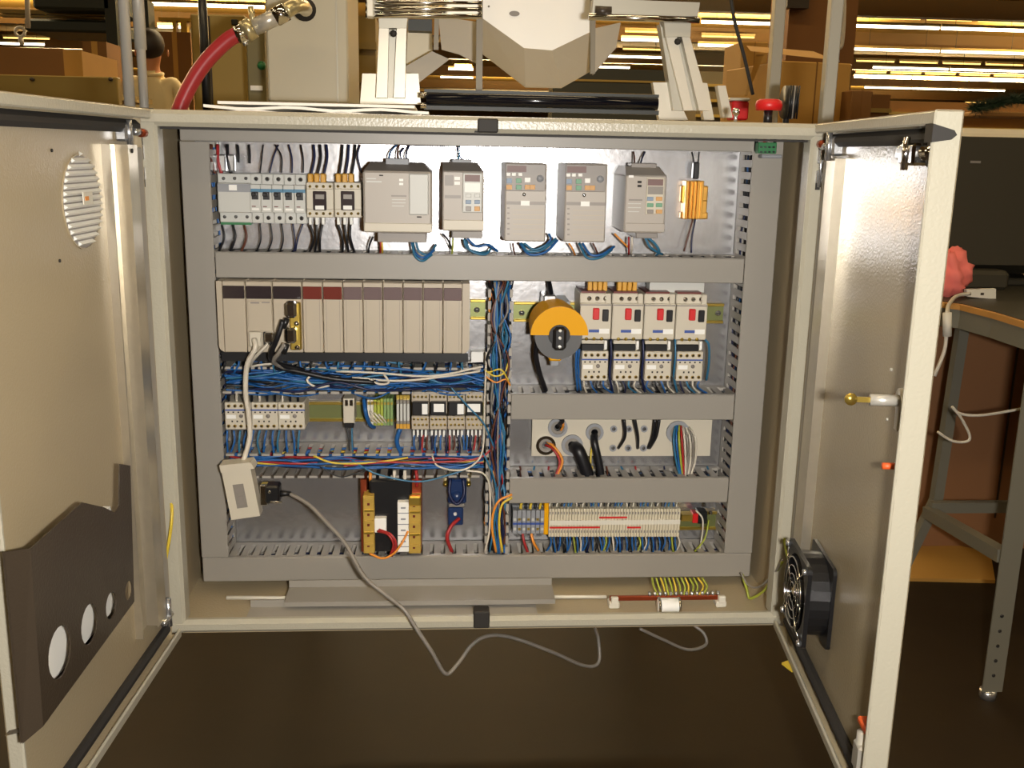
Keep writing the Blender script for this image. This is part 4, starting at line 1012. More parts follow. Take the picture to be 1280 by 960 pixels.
wire('grey_cable', [(800, 786, .2), (830, 800, .22), (860, 812, .24), (882, 806, .26), (880, 792, .27), (868, 782, .28)], .003, w_grey, 'short loop of grey cable hanging below the cabinet', cat='cable', n=8)

# ================================================================== TRANSFORMER
T = thing('transformer', 'black transformer with copper frame and yellow terminal strips', 'transformer', at(488, 694, .2)); Y = .13
b = Mesh(); b.pbox((462, 600, 515, 690), Y+.01, PL-.004, .003); b.build('coil', black, T)
b = Mesh(); b.pbox((451, 599, 459, 690), Y+.02, PL-.004, .001); b.pbox((512, 599, 527, 690), Y+.02, PL-.004, .001); b.build('core_frame', copper, T)
for (xa, xb, ya, yb_, lab) in ((454, 468, 620, 692, 0), (511, 526, 622, 692, 1)):
    b = Mesh(); b.pbox((xa, ya, xb, yb_), Y-.004, Y+.03, .001); b.build('terminal_strip', yterm, T)
    for i in range(5):
        b = Mesh(); b.pbox((xa+1, ya+3+i*14, xb-1, ya+6+i*14), Y-.006, Y-.003, .0005)
        b.build('clamp', brass if i % 2 else yterm, T)
        b = Mesh(); b.pbox((xa+5, ya+9+i*13, xa+8, ya+12+i*13), Y-.0046, Y-.003); b.build('wire_hole', dred, T)
b = Mesh(); b.pbox((511, 621, 526, 633), Y-.009, Y, .002); b.build('end_clamp', brass, T)
b = Mesh(); b.pbox((497, 628, 511, 690), Y-.003, Y+.03, .0008); b.build('label_strip', white, T)
for i in range(4):
    b = Mesh(); b.pbox((497, 641+i*14, 511, 642+i*14), Y-.0036, Y-.002); b.pbox((501, 634+i*14, 507, 636+i*14), Y-.0036, Y-.002); b.build('print_mark', tgrey, T)
b = Mesh(); b.pbox((468, 648, 483, 666), Y-.002, Y+.02, .001); b.build('label_plate', white, T)
W([[(472, 664, .125), (485, 668, .11), (492, 680, .108), (488, 694, .12)], [(474, 662, .125), (488, 668, .108), (495, 680, .107), (490, 695, .12)]], .0022, w_red, '%s red wire looping across the transformer front', 'red loops on the transformer')
wire('wire', [(462, 692, .12), (478, 698, .112), (492, 692, .112), (503, 678, .115), (510, 664, .125)], .002, w_org, 'orange wire looping under the transformer front')
for i, (px_, m_) in enumerate(((463, brass), (494, zinc), (506, zinc), (520, brass), (458, w_red))):
    T2 = None
W([[(463, 590, .15), (463, 598, .145), (464, 606, .15)], [(493, 588, .15), (493, 598, .145), (493, 606, .15)], [(506, 588, .15), (506, 598, .145), (507, 606, .15)], [(520, 588, .15), (521, 596, .145), (521, 608, .15)]], .003, [w_org, w_white, w_white, w_red],
  '%s short lead from the left entering the top of the transformer', 'leads on top of the transformer')

# ================================================================== RECTIFIERS
T = thing('power_rectifier', 'navy blue upper power block with looped leads between two brass nuts', 'rectifier', at(570, 640, .2))
b = Mesh(); b.pbox((560, 600, 583, 630), .185, PL, .003); b.build('block', navyc, T)
p = at(571, 625, .185); b = Mesh(); b.cy(p.x, p.z+.004, .013, .183, PL-.001, 16); b.build('round_end', navyc, T)
for px_ in (557, 586):
    p = at(px_, 606, .2); b = Mesh(); b.cy(p.x, p.z, .004, .2, PL, 8); b.build('nut', brass, T)
b = Mesh(); b.pbox((561, 630, 581, 634), .186, PL, .001); b.build('strap', w_grey, T)
T = thing('power_rectifier', 'navy blue lower power block with a white screw', 'rectifier', at(570, 660, .2))
b = Mesh(); b.pbox((560, 635, 579, 657), .188, PL, .002); b.build('block', navyc, T)
p = at(569, 642, .188); b = Mesh(); b.cy(p.x, p.z, .003, .184, .19, 8); b.build('screw', white, T)
wire('wire', [(574, 648, .182), (564, 658, .17), (559, 672, .165), (565, 690, .175)], .0035, w_red, 'dark red wire curving down from the lower power block')
wire('wire', [(563, 598, .185), (562, 618, .178), (571, 630, .176), (580, 618, .178), (579, 598, .185)], .003, w_navy, 'navy wire loop on the upper power block')

# ================================================================== RIGHT ROW 3 : GLAND PLATE
GP = .2
T = thing('gland_plate', 'cream plate with round and small cable holes below the contactor duct', 'plate', at(780, 570, GP))
x0, x1, z0, z1 = rect(665, 520, 889, 570, GP)
hl = [(697, 534, 11), (682, 556, 11), (715, 556, 12), (743, 540, 10)]
hs = [(767+i*19, 536, 3.4) for i in range(3)]+[(766+i*19, 560, 3.4) for i in range(3)]
def cpx(px_, py_, r_): p = at(px_, py_, GP); rr = at(px_+r_, py_, GP).x-p.x; return p, rr
b = Mesh(); hh = []
for h_ in hl+hs+[(847, 540, 13)]:
    p, rr = cpx(*h_); hh.append(circ(p.x, p.z, rr, 16))
o = [(x0, z0), (x1, z0), (x1, z1+.01), (x0, z1+.01)]
# keep holes inside the plate
hh = [h_ for h_ in hh if max(q[1] for q in h_) < z1+.009 and min(q[1] for q in h_) > z0+.001]
b.prism(o, hh, lambda a, c_, w_: Vector((a, w_, c_)), GP, GP+.002); b.build('sheet', cream, T)
for h_ in hl+[(847, 540, 13)]:
    p, rr = cpx(*h_); b = Mesh(); b.prism(circ(p.x, p.z, rr*1.12, 20), [circ(p.x, p.z, rr*.78, 20)], lambda a, c_, w_: Vector((a, w_, c_)), GP-.005, GP); b.build('gland_ring', chrome if h_[0] == 682 else tgrey, T)
    b = Mesh(); b.prism(circ(p.x, p.z, rr*.78, 20), [circ(p.x, p.z, rr*.42, 20)], lambda a, c_, w_: Vector((a, w_, c_)), GP-.002, GP+.004); b.build('gland_insert', w_grey, T)
for h_ in hs:
    p, rr = cpx(*h_); b = Mesh(); b.prism(circ(p.x, p.z, rr*1.3, 14), [circ(p.x, p.z, rr*.7, 14)], lambda a, c_, w_: Vector((a, w_, c_)), GP-.002, GP); b.build('eyelet', tgrey, T)
wire('black_cable', [(697, 534, .21), (700, 530, .19), (703, 526, .18), (699, 521, .18)], .004, w_black, 'short black cable in the top left gland', cat='cable')
wire('wire', [(701, 538, .2), (704, 532, .19), (703, 522, .18)], .0022, w_org, 'orange wire bending up out of the top left gland')
W([[(682, 556, .205), (692, 562, .19), (700, 578, .185), (694, 596, .18)], [(684, 552, .205), (694, 560, .188), (703, 576, .183), (696, 596, .18)]], .0024, [w_red, w_org], '%s coloured wire curving down from the chrome gland', 'wires from the chrome gland')
wire('black_cable', [(716, 558, .21), (722, 562, .185), (728, 575, .18), (736, 598, .18)], .0115, w_black, 'thickest black cable sagging from the lower middle gland', cat='cable', n=10)
wire('black_cable', [(743, 541, .21), (743, 552, .185), (748, 575, .18), (752, 598, .18)], .0068, w_black, 'black cable dropping from the tall oval gland', cat='cable', n=10)
wire('wire', [(741, 550, .2), (739, 565, .185), (738, 580, .18)], .0016, w_yel, 'yellow wire beside the black oval gland cable')
W([[(780, 524, .17), (781, 545, .175), (773, 560, .2)], [(793, 524, .17), (797, 545, .175), (797, 560, .2)], [(824, 524, .17), (820, 545, .175), (812, 560, .2)], [(819, 524, .17), (816, 545, .178), (810, 560, .2)]], .003, w_black, '%s thin black cable from the left entering a small hole', 'thin cables into the small holes')
W([[(845+i*2, 530+i*.5, .2), (842+i*3.4, 548, .18-.001*i), (845+i*3, 575, .178), (850+i*1.6, 596, .18)] for i in range(9)], .0020, [w_teal, w_blue, w_yg, w_red, w_white, w_grey, w_white, w_grey, w_white], '%s cable of the bundle falling from the right gland', 'cable bundle at the right gland')
lst = []
for i in range(14): lst.append([(650+i*18, 583, .21), (652+i*18+rnd.uniform(-3, 3), 590, .2), (654+i*18+rnd.uniform(-4, 4), 598, .19)])
W(lst, .0018, [w_brown, w_teal, w_red, w_grey, w_navy, w_yel], '%s wire end from the left in the duct slots below the gland plate', 'wire ends below the gland plate')

# ================================================================== TERMINAL STRIP
g = 'grey double terminals'
Y = .165
for i in range(7):
    x_ = 641+i*5.7
    T = thing('grey_terminal', '%s grey terminal from the left beside the yellow end plate' % ORD[i], 'terminal', at(x_, 668, .2), g)
    b = Mesh(); b.pbox((x_, 638, x_+5.2, 667), Y, PL-.01, .0006); b.pbox((x_, 632, x_+5.2, 640), Y+.02, PL-.01); b.build('body', tgrey, T)
    b = Mesh(); b.pbox((x_+1, 648, x_+4.2, 651), Y-.001, Y+.001); b.pbox((x_+1, 660, x_+4.2, 663), Y-.001, Y+.001); b.build('screw', brass if i % 2 else lgrey, T)
    b = Mesh(); b.pbox((x_, 653.5, x_+5.2, 656), Y-.0006, Y+.001); b.build('blue_strip', bluestripe, T)
b = Mesh(); x0, x1, z0, z1 = rect(680, 628, 685.5, 668, Y); b.box(x0, x1, Y-.002, PL-.01, z0, z1, .001); b.org = (x0, .2, z0); tag(b.build('end_plate', yellow), 'yellow end plate between the grey and beige terminals', 'end plate')
g = 'beige terminals'
for i in range(46):
    x_ = 686+i*3.57
    T = thing('beige_terminal', '%s slim beige terminal from the yellow end plate' % ORD[i], 'terminal', at(x_, 672, .2), g)
    b = Mesh(); b.pbox((x_, 636, x_+3.2, 671), Y, PL-.01, .0005); b.build('body', tblock, T)
    b = Mesh(); b.pbox((x_+.8, 640, x_+2.4, 643), Y-.0008, Y+.001); b.pbox((x_+.8, 663, x_+2.4, 666), Y-.0008, Y+.001); b.build('screw', w_grey, T)
b = Mesh(); x0, x1, z0, z1 = rect(687, 650, 850, 655.5, Y); b.box(x0, x1, Y-.0015, Y, z0, z1); b.org = (x0, Y, z0); tag(b.build('marker_strip', offw), 'pale marker strip along the beige terminals', 'marker strip')
for (a_, c_, y_, l_) in ((749, 784, 647, 'upper short'), (687, 750, 659.5, 'long lower left'), (784, 801, 659.5, 'shortest lower right')):
    b = Mesh(); x0, x1, z0, z1 = rect(a_, y_-.8, c_, y_+1, Y-.002); b.box(x0, x1, Y-.0022, Y, z0, z1); b.org = (x0, Y, z0); tag(b.build('jumper_bar', red), l_+' red jumper bar across the beige terminals', 'jumper bar')
lst = []
for i in range(40): lst.append([(688+i*4.1, 671, .175), (689+i*4.1+rnd.uniform(-2, 1), 680, .168), (686+i*4.1+rnd.uniform(-5, 5), 692, .175)])
W(lst, .0016, [w_blue, w_blue, w_navy, w_blue, w_black, w_blue, w_blue, w_yg, w_blue, w_white], '%s wire from the left below the beige terminal strip', 'wires below the terminal strip')
lst = []
for i in range(36): lst.append([(688+i*4.5, 637, .18), (688+i*4.5+rnd.uniform(-2, 2), 632, .178), (689+i*4.5, 627, .18)])
W(lst, .0016, [w_white, w_black, w_white, w_black, w_blue, w_teal, w_blue], '%s wire stub from the left above the beige terminal strip', 'wire stubs above the terminal strip')
W([[(653, 667, .17), (656, 680, .165), (661, 694, .172)], [(664, 667, .17), (667, 678, .165), (673, 688, .172)]], .0024, [w_red, w_org], '%s coloured wire hanging below the grey terminals', 'wires below the grey terminals')
W([[(650+i*6, 640, .18), (651+i*6, 634, .175), (652+i*6, 628, .18)] for i in range(5)], .0025, [w_yel, w_black], '%s stub wire above the grey terminals', 'stubs above grey terminals')
T = thing('diode_module', 'brass and red component pair at the right end of the rail', 'component', at(872, 665, .2))
b = Mesh(); b.pbox((852, 644, 868, 652), .195, PL-.01, .001); b.build('brass_tab', brass, T)
b = Mesh(); b.pbox((866, 642, 873, 654), .193, PL-.01, .001); b.build('red_block', red, T)
b = Mesh(); b.pbox((873, 640, 884, 655), .19, PL-.01, .001); b.build('body', black, T)
b = Mesh(); p = at(880, 631, .2); b.sphere(p, .004, 8); b.sphere(at(888, 641, .2), .004, 8); b.build('contact', chrome, T)
W([[(870, 638, .19), (878, 648, .18), (878, 665, .175), (874, 690, .18)], [(886, 650, .19), (884, 662, .18), (880, 675, .175), (868, 690, .18)]], .0016, [w_white, w_yg], '%s thin wire hanging at the right end of the terminal strip', 'thin wires at the strip end')

# ================================================================== CABINET FLOOR : EARTH BAR
T = thing('earth_bar', 'copper earth bar with brass screws on two cream insulators', 'earth bar', at(830, 760, .08))
p, q = at(762, 747, .07), at(900, 747, .07); z = (p.z+q.z)/2
b = Mesh(); b.box(p.x, q.x, .067, .073, z-.004, z+.004, .001); b.build('bar', copper, T)
for px_ in (767, 900):
    c_ = at(px_, 753, .07); b = Mesh(); b.box(c_.x-.009, c_.x+.009, .060, .082, .0045, z+.0045 if False else z-.004, .002); b.box(c_.x-.006, c_.x+.006, .058, .066, z-.006, z+.006, .001); b.build('insulator', offw, T)
for i in range(14):
    xx = p.x+(q.x-p.x)*(.36+.62*i/13); b = Mesh(); b.cyl((xx, .07, z+.003), (xx, .07, z+.010), .0028, 8); b.build('screw', zinc, T)
T = thing('cable_clamp', 'white cable clamp with chrome ring on the earth bar', 'cable clamp', at(838, 765, .06))
a_, c_ = at(822, 757, .05), at(850, 757, .05)
b = Mesh(); b.tube([a_, a_.lerp(c_, .1), a_.lerp(c_, .9), c_], [.011, .013, .013, .011], 14); b.build('body', white, T)
for tt in (.06, .94):
    m_ = a_.lerp(c_, tt); b = Mesh(); b.tube([m_-Vector((.002, 0, 0)), m_+Vector((.002, 0, 0))], .0145, 16); b.build('ring', chrome, T)
lst = [[(815+i*5.2, 722, .10), (817+i*5.5+rnd.uniform(-2, 2), 733, .085), (822+i*4.7, 744, .072)] for i in range(13)]
W(lst, .0017, [w_yg, w_yg, w_yel], '%s green and yellow earth wire from the left above the earth bar', 'earth wires to the copper bar')
wire('wire', [(975, 622, .03), (985, 632, .02), (992, 655, .01), (993, 690, -.02)], .0022, w_white, 'pale wire arching out of the cabinet toward the fan')
wire('wire', [(973, 630, .03), (978, 655, .015), (982, 685, -.01), (986, 700, -.04)], .0024, w_yg, 'green yellow wire running down to the fan')
wire('wire', [(928, 718, .12), (934, 738, .10), (938, 748, .09), (955, 738, .06), (972, 712, .0), (978, 702, -.04)], .0024, w_yg, 'green yellow wire sagging along the cabinet floor to the fan')
wire('wire', [(926, 716, .12), (936, 732, .1), (950, 733, .07), (968, 716, .01), (978, 700, -.04)], .0018, w_grey, 'grey wire sagging beside the green yellow fan wire')
wire('wire', [(213, 618, .012), (215, 640, -.006), (213, 665, -.012), (207, 700, -.014), (200, 728, -.014), (198, 745, -.02)], .0026, w_yel, 'yellow wire linking the left door to the cabinet side')
b = Mesh(); P_ = [atz(px_, py_, -.002) for px_, py_ in ((977, 829), (985, 826), (1004, 829), (1001, 834), (990, 839))]; b.org = P_[0]
b.prism([(p.x, p.y) for p in P_], [], lambda a_, c_, w_: Vector((a_, c_, w_)), -.004, -.001); tag(b.build('yellow_tag', w_yel), 'small yellow tag sticking out under the right door by the fan', 'tag')
# green connector
T = thing('green_connector', 'green screw connector hanging at the top right duct corner', 'connector', at(958, 200, .13))
b = Mesh(); b.pbox((948, 178, 971, 192), .13, .147, .001); b.build('body', green, T)
b = Mesh()
for i in range(4):
    for y_ in (184, 190): b.pbox((950+i*5.2, y_-1.2, 953+i*5.2, y_+1), .1295, .1315)
b.build('wire_hole', black, T)
b = Mesh(); b.pbox((952, 193, 978, 198), .128, .149, .002); b.build('bracket', tgrey, T)
b = Mesh()
for px_, m_ in ((945, w_black), (955, w_red), (960, w_white), (968, w_black)): b.mat(m_); b.tube([at(px_, 168, .15), at(px_+1, 178, .14)], .0024, 6)
b.build('lead', None, T)

# ================================================================== BEHIND THE CABINET
# machine carrying the cabinet
T = thing('machine_frame', 'machine body behind the cabinet with its legs out of view', 'machine', (0, .6, FZ))
b = Mesh(); b.box(-.49, .49, D+.001, 1.25, .12, H-.03, .01); b.build('body', machine, T)
for sx in (-.42, .42):
    b = Mesh(); b.box(sx-.03, sx+.03, 1.15, 1.21, FZ, .12); b.build('leg', machine_d, T)
b = Mesh(); b.box(-.49, .49, 1.14, 1.22, FZ+.02, FZ+.08); b.build('cross_rail', machine_d, T)
Zc = H    # top of the cabinet
# papers on the cabinet
for i, (x0_, x1_, y_, lbl) in enumerate(((-.39, -.11, 0, 'top sheet of the white paper pile on the cabinet'), (-.41, -.09, 1, 'curled middle sheet of the paper pile on the cabinet'), (-.42, -.10, 2, 'lowest and widest sheet of the paper pile on the cabinet'))):
    b = Mesh(); z = Zc+.014-.0065*i; n_ = 14; V = []
    for k in range(n_+1):
        xx = x0_+(x1_-x0_)*k/n_; dz = (.0018*math.sin(k*1.1+i*2) if i else 0)
        for (yy) in (.03, .22): V += [(xx, yy, z+dz), (xx, yy, z+dz-.004)]
    fs = []
    for k in range(n_):
        a_ = k*4; fs += [(a_, a_+4, a_+6, a_+2), (a_+1, a_+3, a_+7, a_+5), (a_, a_+1, a_+5, a_+4), (a_+2, a_+6, a_+7, a_+3)]
    fs += [(0, 2, 3, 1), (n_*4, n_*4+1, n_*4+3, n_*4+2)]
    b.add(V, fs); b.org = ((x0_+x1_)/2, .12, z-.004); tag(b.build('paper_sheet', foam), lbl, 'paper', 'papers on the cabinet')

def slabpx(pts, Y, dy, name, m, label, cat, holes=()):
    P_ = [at(px_, py_, Y) for px_, py_ in pts]; b = Mesh(); b.org = P_[0]
    b.prism([(p.x, p.z) for p in P_], [], lambda a, c_, w_: Vector((a, w_, c_)), Y, Y+dy)
    o = b.build(name, m)
    if label: tag(o, label, cat)
    return o
def prismT(T, name, pts, Y, dy, m, label=None):
    P_ = [at(px_, py_, Y) for px_, py_ in pts]; b = Mesh()
    b.prism([(p.x, p.z) for p in P_], [], lambda a, c_, w_: Vector((a, w_, c_)), Y, Y+dy); return b.build(name, m, T, label=label)
# steel posts left
for (px_, r_, Y_, lbl, ex) in ((162.5, .0080, .12, 'left one of the two bright steel tubes behind the left hinge', 0), (180.5, .0068, .15, 'right one of the two bright steel tubes, with a sleeve', 1)):
    base = at(px_, 135, Y_); T = thing('steel_tube', lbl, 'post', (base.x, Y_, H-.1))
    b = Mesh(); b.tube([(base.x, Y_, H-.1), (base.x, Y_, H+.9)], r_, 14); b.build('tube', steel, T)
    b = Mesh(); b.box(base.x-.004, base.x+.004, Y_, .27, H-.1, H-.08); b.box(base.x-.004, -.485, .26, .27, H-.1, H-.08); b.build('bracket', steel, T)
    if ex:
        zz = at(182, 62, Y_).z; b = Mesh(); b.tube([(base.x, Y_, zz), (base.x, Y_, zz+.2)], r_*1.3, 14); b.build('sleeve', steel, T)
        b = Mesh(); b.tube([(base.x, Y_, H-.02), (base.x, Y_, H+.006)], .014, 14); b.build('collar', dark, T)
# hose with elbow
T = thing('air_hose', 'dark red hose with chrome elbow leading to the grey panel', 'hose', at(225, 134, .5))
Yh = .55
b = Mesh(); b.tube(spline([at(216, 160, Yh), at(232, 118, Yh), at(255, 80, Yh), at(285, 50, Yh), at(306, 40, Yh)], 6), .0145, 14); b.build('tube', hose, T)
b = Mesh(); b.tube([at(296, 44, Yh), at(306, 40, Yh)], .0165, 14); b.build('hose_clamp', chrome, T)
b = Mesh(); b.cyl(at(304, 55, Yh-.02), at(309, 53, Yh-.02), .0045, 8); b.build('clamp_screw', zinc, T)
b = Mesh(); b.tube([at(306, 40, Yh), at(316, 34, Yh)], .021, 10); b.build('nut', nickel, T)
b = Mesh(); b.tube([at(318, 34, Yh), at(352, 18, Yh)], .0155, 14); b.build('valve_body', steel, T)
b = Mesh(); b.tube([at(344, 22, Yh), at(358, 14, Yh)], .0175, 10); b.build('coupling', chrome, T)
b = Mesh(); b.tube(spline([at(356, 15, Yh), at(368, 8, Yh+.02), at(378, 8, Yh+.08), at(382, 12, Yh+.2)], 6), .014, 14); b.build('elbow', nickel, T)
b = Mesh(); b.cyl(at(381, 12, Yh+.26), at(380, 12, Yh+.30), .024, 20); b.build('socket_ring', rubber, T)
b = Mesh(); b.cyl(at(313, 8, Yh), at(318, 36, Yh), .006, 8); b.build('lever', nickel, T)
# grey machine panels
T = thing('control_housing', 'flat grey steel housing that the hose elbow enters', 'housing', at(383, 130, .95))
b = Mesh(); b.pbox((333, -30, 435, 128), .90, 1.2, .004); b.build('case', machine, T)
b = Mesh(); b.pbox((420, -30, 422, 128), .898, .901); b.build('seam', alu2, T)
T = thing('tan_locker', 'tan metal locker standing behind the black pole', 'locker', at(283, 150, 1.8))
b = Mesh(); q = rect(241, 18, 309, 160, 1.8); b.box(q[0], q[1], 1.8, 2.3, FZ, q[3], .005); b.build('case', tan, T); b = Mesh(); b.pbox((263, 20, 265, 160), 1.798, 1.802); b.build('door_seam', dark, T)
b = Mesh(); b.pbox((289, 24, 297, 31), 1.795, 1.8, .002); b.build('handle', machine_d, T)
T = thing('slim_column', 'narrow olive panel with a white tag between locker and housing', 'panel', at(320, 130, 1.4))
b = Mesh(); b.pbox((309, 38, 332, 140), 1.4, 1.5, .003); b.build('sheet', M('olive_panel', (118, 108, 70), .5), T)
b = Mesh(); b.pbox((313, 107, 328, 113), 1.396, 1.4); b.build('tag', white, T)
b = Mesh(); p = at(327, 82, 1.38); b.sphere(p, .012, 10); b.build('green_lamp', green, T)
b = Mesh(); p, q = at(254, -20, .9), at(259, 132, .9); b.org = (q.x, q.y, H-.03); b.tube([(q.x, .9, H-.03), (q.x, .9, at(254, -30, .9).z)], .010, 10); tag(b.build('black_pole', black), 'thin black pole in front of the tan locker', 'pole')
# aluminium frames left and right
T = thing('profile_stand', 'left aluminium profile stand with two upright rails and base plate', 'stand', at(490, 130, .35))
Yf = .35
prismT(T, 'base_plate', [(453, 92), (523, 92), (526, 130), (450, 130)], Yf+.03, .02, alu)
for dx in (0, 22): prismT(T, 'rail', [(475+dx-1, 35), (487+dx-1, 35), (483+dx+1, 122), (470+dx, 122)], Yf, .03, alu)
prismT(T, 'web', [(486, 35), (496, 35), (492, 122), (483, 122)], Yf+.02, .01, alu2)
prismT(T, 'head_clamp', [(473, 17), (510, 17), (508, 35), (474, 35)], Yf-.006, .04, alu2)
b = Mesh(); b.cyl(at(492, 42, Yf-.004), at(492, 42, Yf+.01), .006, 8); b.build('bolt', rubber, T)
T = thing('profile_stand', 'right aluminium profile stand with two slanting rails and base plate', 'stand', at(855, 140, .35))
prismT(T, 'base_plate', [(816, 103), (838, 103), (860, 150), (824, 150)], Yf+.03, .02, alu)
prismT(T, 'base_plate', [(873, 103), (884, 104), (893, 150), (880, 150)], Yf+.03, .02, alu)
prismT(T, 'rail', [(832, 45), (846, 45), (866, 138), (855, 138)], Yf, .03, alu); prismT(T, 'rail', [(852, 45), (862, 45), (888, 138), (874, 138)], Yf, .03, alu)
prismT(T, 'side_face', [(825, 30), (833, 44), (855, 138), (842, 138)], Yf+.012, .03, alu2)
prismT(T, 'web', [(845, 48), (853, 48), (875, 138), (866, 138)], Yf+.02, .01, alu2)
prismT(T, 'head_clamp', [(830, 25), (864, 25), (863, 46), (832, 46)], Yf-.006, .04, alu2)
b = Mesh(); b.cyl(at(847, 52, Yf-.004), at(847, 52, Yf+.01), .006, 8); b.build('bolt', rubber, T)
# horizontal rods
T = thing('guide_rod', 'left pair of chrome guide rods on the profile stand', 'rod', at(530, 20, .35))
for py_, r_ in ((4, .005), (12, .0055), (20, .005)):
    b = Mesh(); b.tube([at(457, py_-1, Yf-.01), at(602, py_, Yf-.01)], r_, 10); b.build('rod', chrome, T)
b = Mesh(); b.pbox((556, -6, 600, 22), Yf-.014, Yf+.01, .004); b.build('bearing_block', alu, T)
b = Mesh(); b.pbox((457, -5, 468, 22), Yf-.016, Yf+.006, .003); b.build('end_block', alu, T)
T = thing('guide_rod', 'right aluminium beam with chrome rod on the slanting stand', 'rod', at(800, 20, .35))
prismT(T, 'beam', [(742, -2), (875, 3), (872, 24), (740, 20)], Yf+.005, .03, alu2)
b = Mesh(); b.tube([at(736, 21, Yf-.008), at(874, 25, Yf-.008)], .006, 10); b.build('rod', chrome, T)
b = Mesh(); b.cyl(at(744, 13, Yf-.004), at(764, 14, Yf-.004), .008, 10); b.build('bumper', dark, T)
# hopper
T = thing('feed_hopper', 'angular sheet metal hopper whose white front face carries painted flash glare, with grey underside', 'hopper', at(675, 120, .7)); Yq = .62
prismT(T, 'flash_white_face', [(602, -60), (602, 22), (655, 60), (690, 63), (742, 38), (746, 20), (748, -60)], Yq, .012, hop_w)
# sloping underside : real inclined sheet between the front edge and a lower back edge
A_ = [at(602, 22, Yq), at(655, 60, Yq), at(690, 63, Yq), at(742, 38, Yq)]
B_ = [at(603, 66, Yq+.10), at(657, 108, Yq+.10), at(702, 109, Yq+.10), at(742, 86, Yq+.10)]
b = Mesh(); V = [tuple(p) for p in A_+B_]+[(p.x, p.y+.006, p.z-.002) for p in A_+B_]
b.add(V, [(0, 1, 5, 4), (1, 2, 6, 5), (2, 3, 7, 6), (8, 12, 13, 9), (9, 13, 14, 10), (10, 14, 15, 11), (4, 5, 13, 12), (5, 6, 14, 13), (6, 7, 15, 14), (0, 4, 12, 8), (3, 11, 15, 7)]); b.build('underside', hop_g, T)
p = at(643, 17, Yq-.001); b = Mesh(); b.prism([(p.x+.0105*math.cos(2*PI*i/16), p.z+.005*math.sin(2*PI*i/16)) for i in range(16)], [], lambda a, c_, w_: Vector((a, w_, c_)), Yq-.002, Yq); b.build('slot', w_grey, T)
b = Mesh(); p = at(611, 8, Yq-.001); b.cy(p.x, p.z, .002, Yq-.003, Yq, 8); b.build('rivet', drive_d, T)
prismT(T, 'side_wing', [(548, 20), (600, 28), (600, 82), (574, 68), (552, 62)], Yq+.14, .006, wing)
prismT(T, 'side_wing', [(741, 36), (776, 28), (770, 60), (741, 94)], Yq+.12, .006, wing)
prismT(T, 'side_wing', [(505, 84), (540, 64), (562, 74), (520, 106), (505, 106)], Yq+.02, .006, wing)
for (xa, xb, yb_, ya) in ((596, 604, 113, -40), (739, 745, 92, -40), (543, 549, 62, 18)):
    prismT(T, 'upright', [(xa, ya), (xb, ya), (xb-1, yb_), (xa-1, yb_)], Yq-.03, .012, dullbar)
prismT(T, 'side_box', [(510, 25), (540, 26), (540, 62), (508, 80)], Yq+.16, .05, machine)
prismT(T, 'motor', [(510, 24), (540, 24), (540, 39), (510, 38)], Yq-.01, .04, machine_d)
# black roller
T = thing('conveyor_roller', 'long black glossy roller lying behind the cabinet top edge', 'roller', at(675, 128, .28)); Yr_ = .30
a_, c_ = at(533, 124, Yr_), at(822, 129, Yr_); zr = (a_.z+c_.z)/2
b = Mesh(); b.tube([(a_.x, Yr_, zr), (c_.x, Yr_, zr)], .010, 16); b.build('roller', M('gloss_black', (16, 18, 26), .12), T)
b = Mesh(); b.box(a_.x-.004, c_.x+.004, Yr_+.004, Yr_+.016, zr-.018, zr-.011); b.box(a_.x-.004, c_.x+.004, Yr_+.01, Yr_+.03, zr+.011, zr+.016); b.build('rail', machine_d, T)
for zz in (zr+.005, zr-.012):
    b = Mesh(); b.tube([(a_.x-.010, Yr_-.004, zz), (a_.x, Yr_-.004, zz)], .0045, 10); b.build('end_bolt', chrome, T)
# things on right of machine
T = thing('aluminium_stick', 'short slanting aluminium profile left of the red button', 'profile', at(906, 145, .35)); prismT(T, 'profile', [(897, 107), (907, 107), (916, 147), (904, 147)], .35, .02, alu)
T = thing('chrome_bolt', 'shiny chrome bolt head on the cabinet top right of the frame', 'bolt', at(920, 147, .1)); b = Mesh(); p = at(920, 140, .10); b.sphere(p, .0062, 12); b.build('head', chrome, T)
b = Mesh(); b.cyl((p.x, .1, H), (p.x, .1, p.z), .003, 8); b.build('shank', zinc, T)
T = thing('emergency_button', 'red mushroom emergency button standing on the cabinet top', 'button', at(960, 148, .15)); p = at(960, 146, .15)
zb = at(960, 133, .15).z
b = Mesh(); b.tube([(p.x, .15, zb-.006), (p.x, .15, zb+.002), (p.x, .15, zb+.008), (p.x, .15, zb+.011)], [.020, .0215, .020, .015], 20); b.build('mushroom', red, T)
b = Mesh(); b.tube([(p.x, .15, H), (p.x, .15, zb-.006)], .007, 12); b.build('stem', black, T)
T = thing('red_bracket', 'red painted bracket low behind the aluminium profile', 'bracket', at(925, 142, .6)); b = Mesh(); b.pbox((915, 126, 936, 150), .6, .64, .003); b.build('block', red, T); b = Mesh(); b.pbox((912, 122, 938, 126), .59, .65, .002); b.build('top_strip', alu, T)
T = thing('black_disc', 'black round ribbed disc behind the emergency button', 'knob', at(984, 148, .4)); p = at(984, 128, .4)
b = Mesh(); b.cyl(Vector((p.x-.006, .4, p.z)), Vector((p.x+.010, .4, p.z)), .030, 20); b.build('disc', black, T)
b = Mesh(); b.tube([(p.x, .4, H-.034), (p.x, .4, p.z)], .006, 8); b.box(.45, p.x+.006, .394, .406, H-.04, H-.031); b.build('stem', black, T)
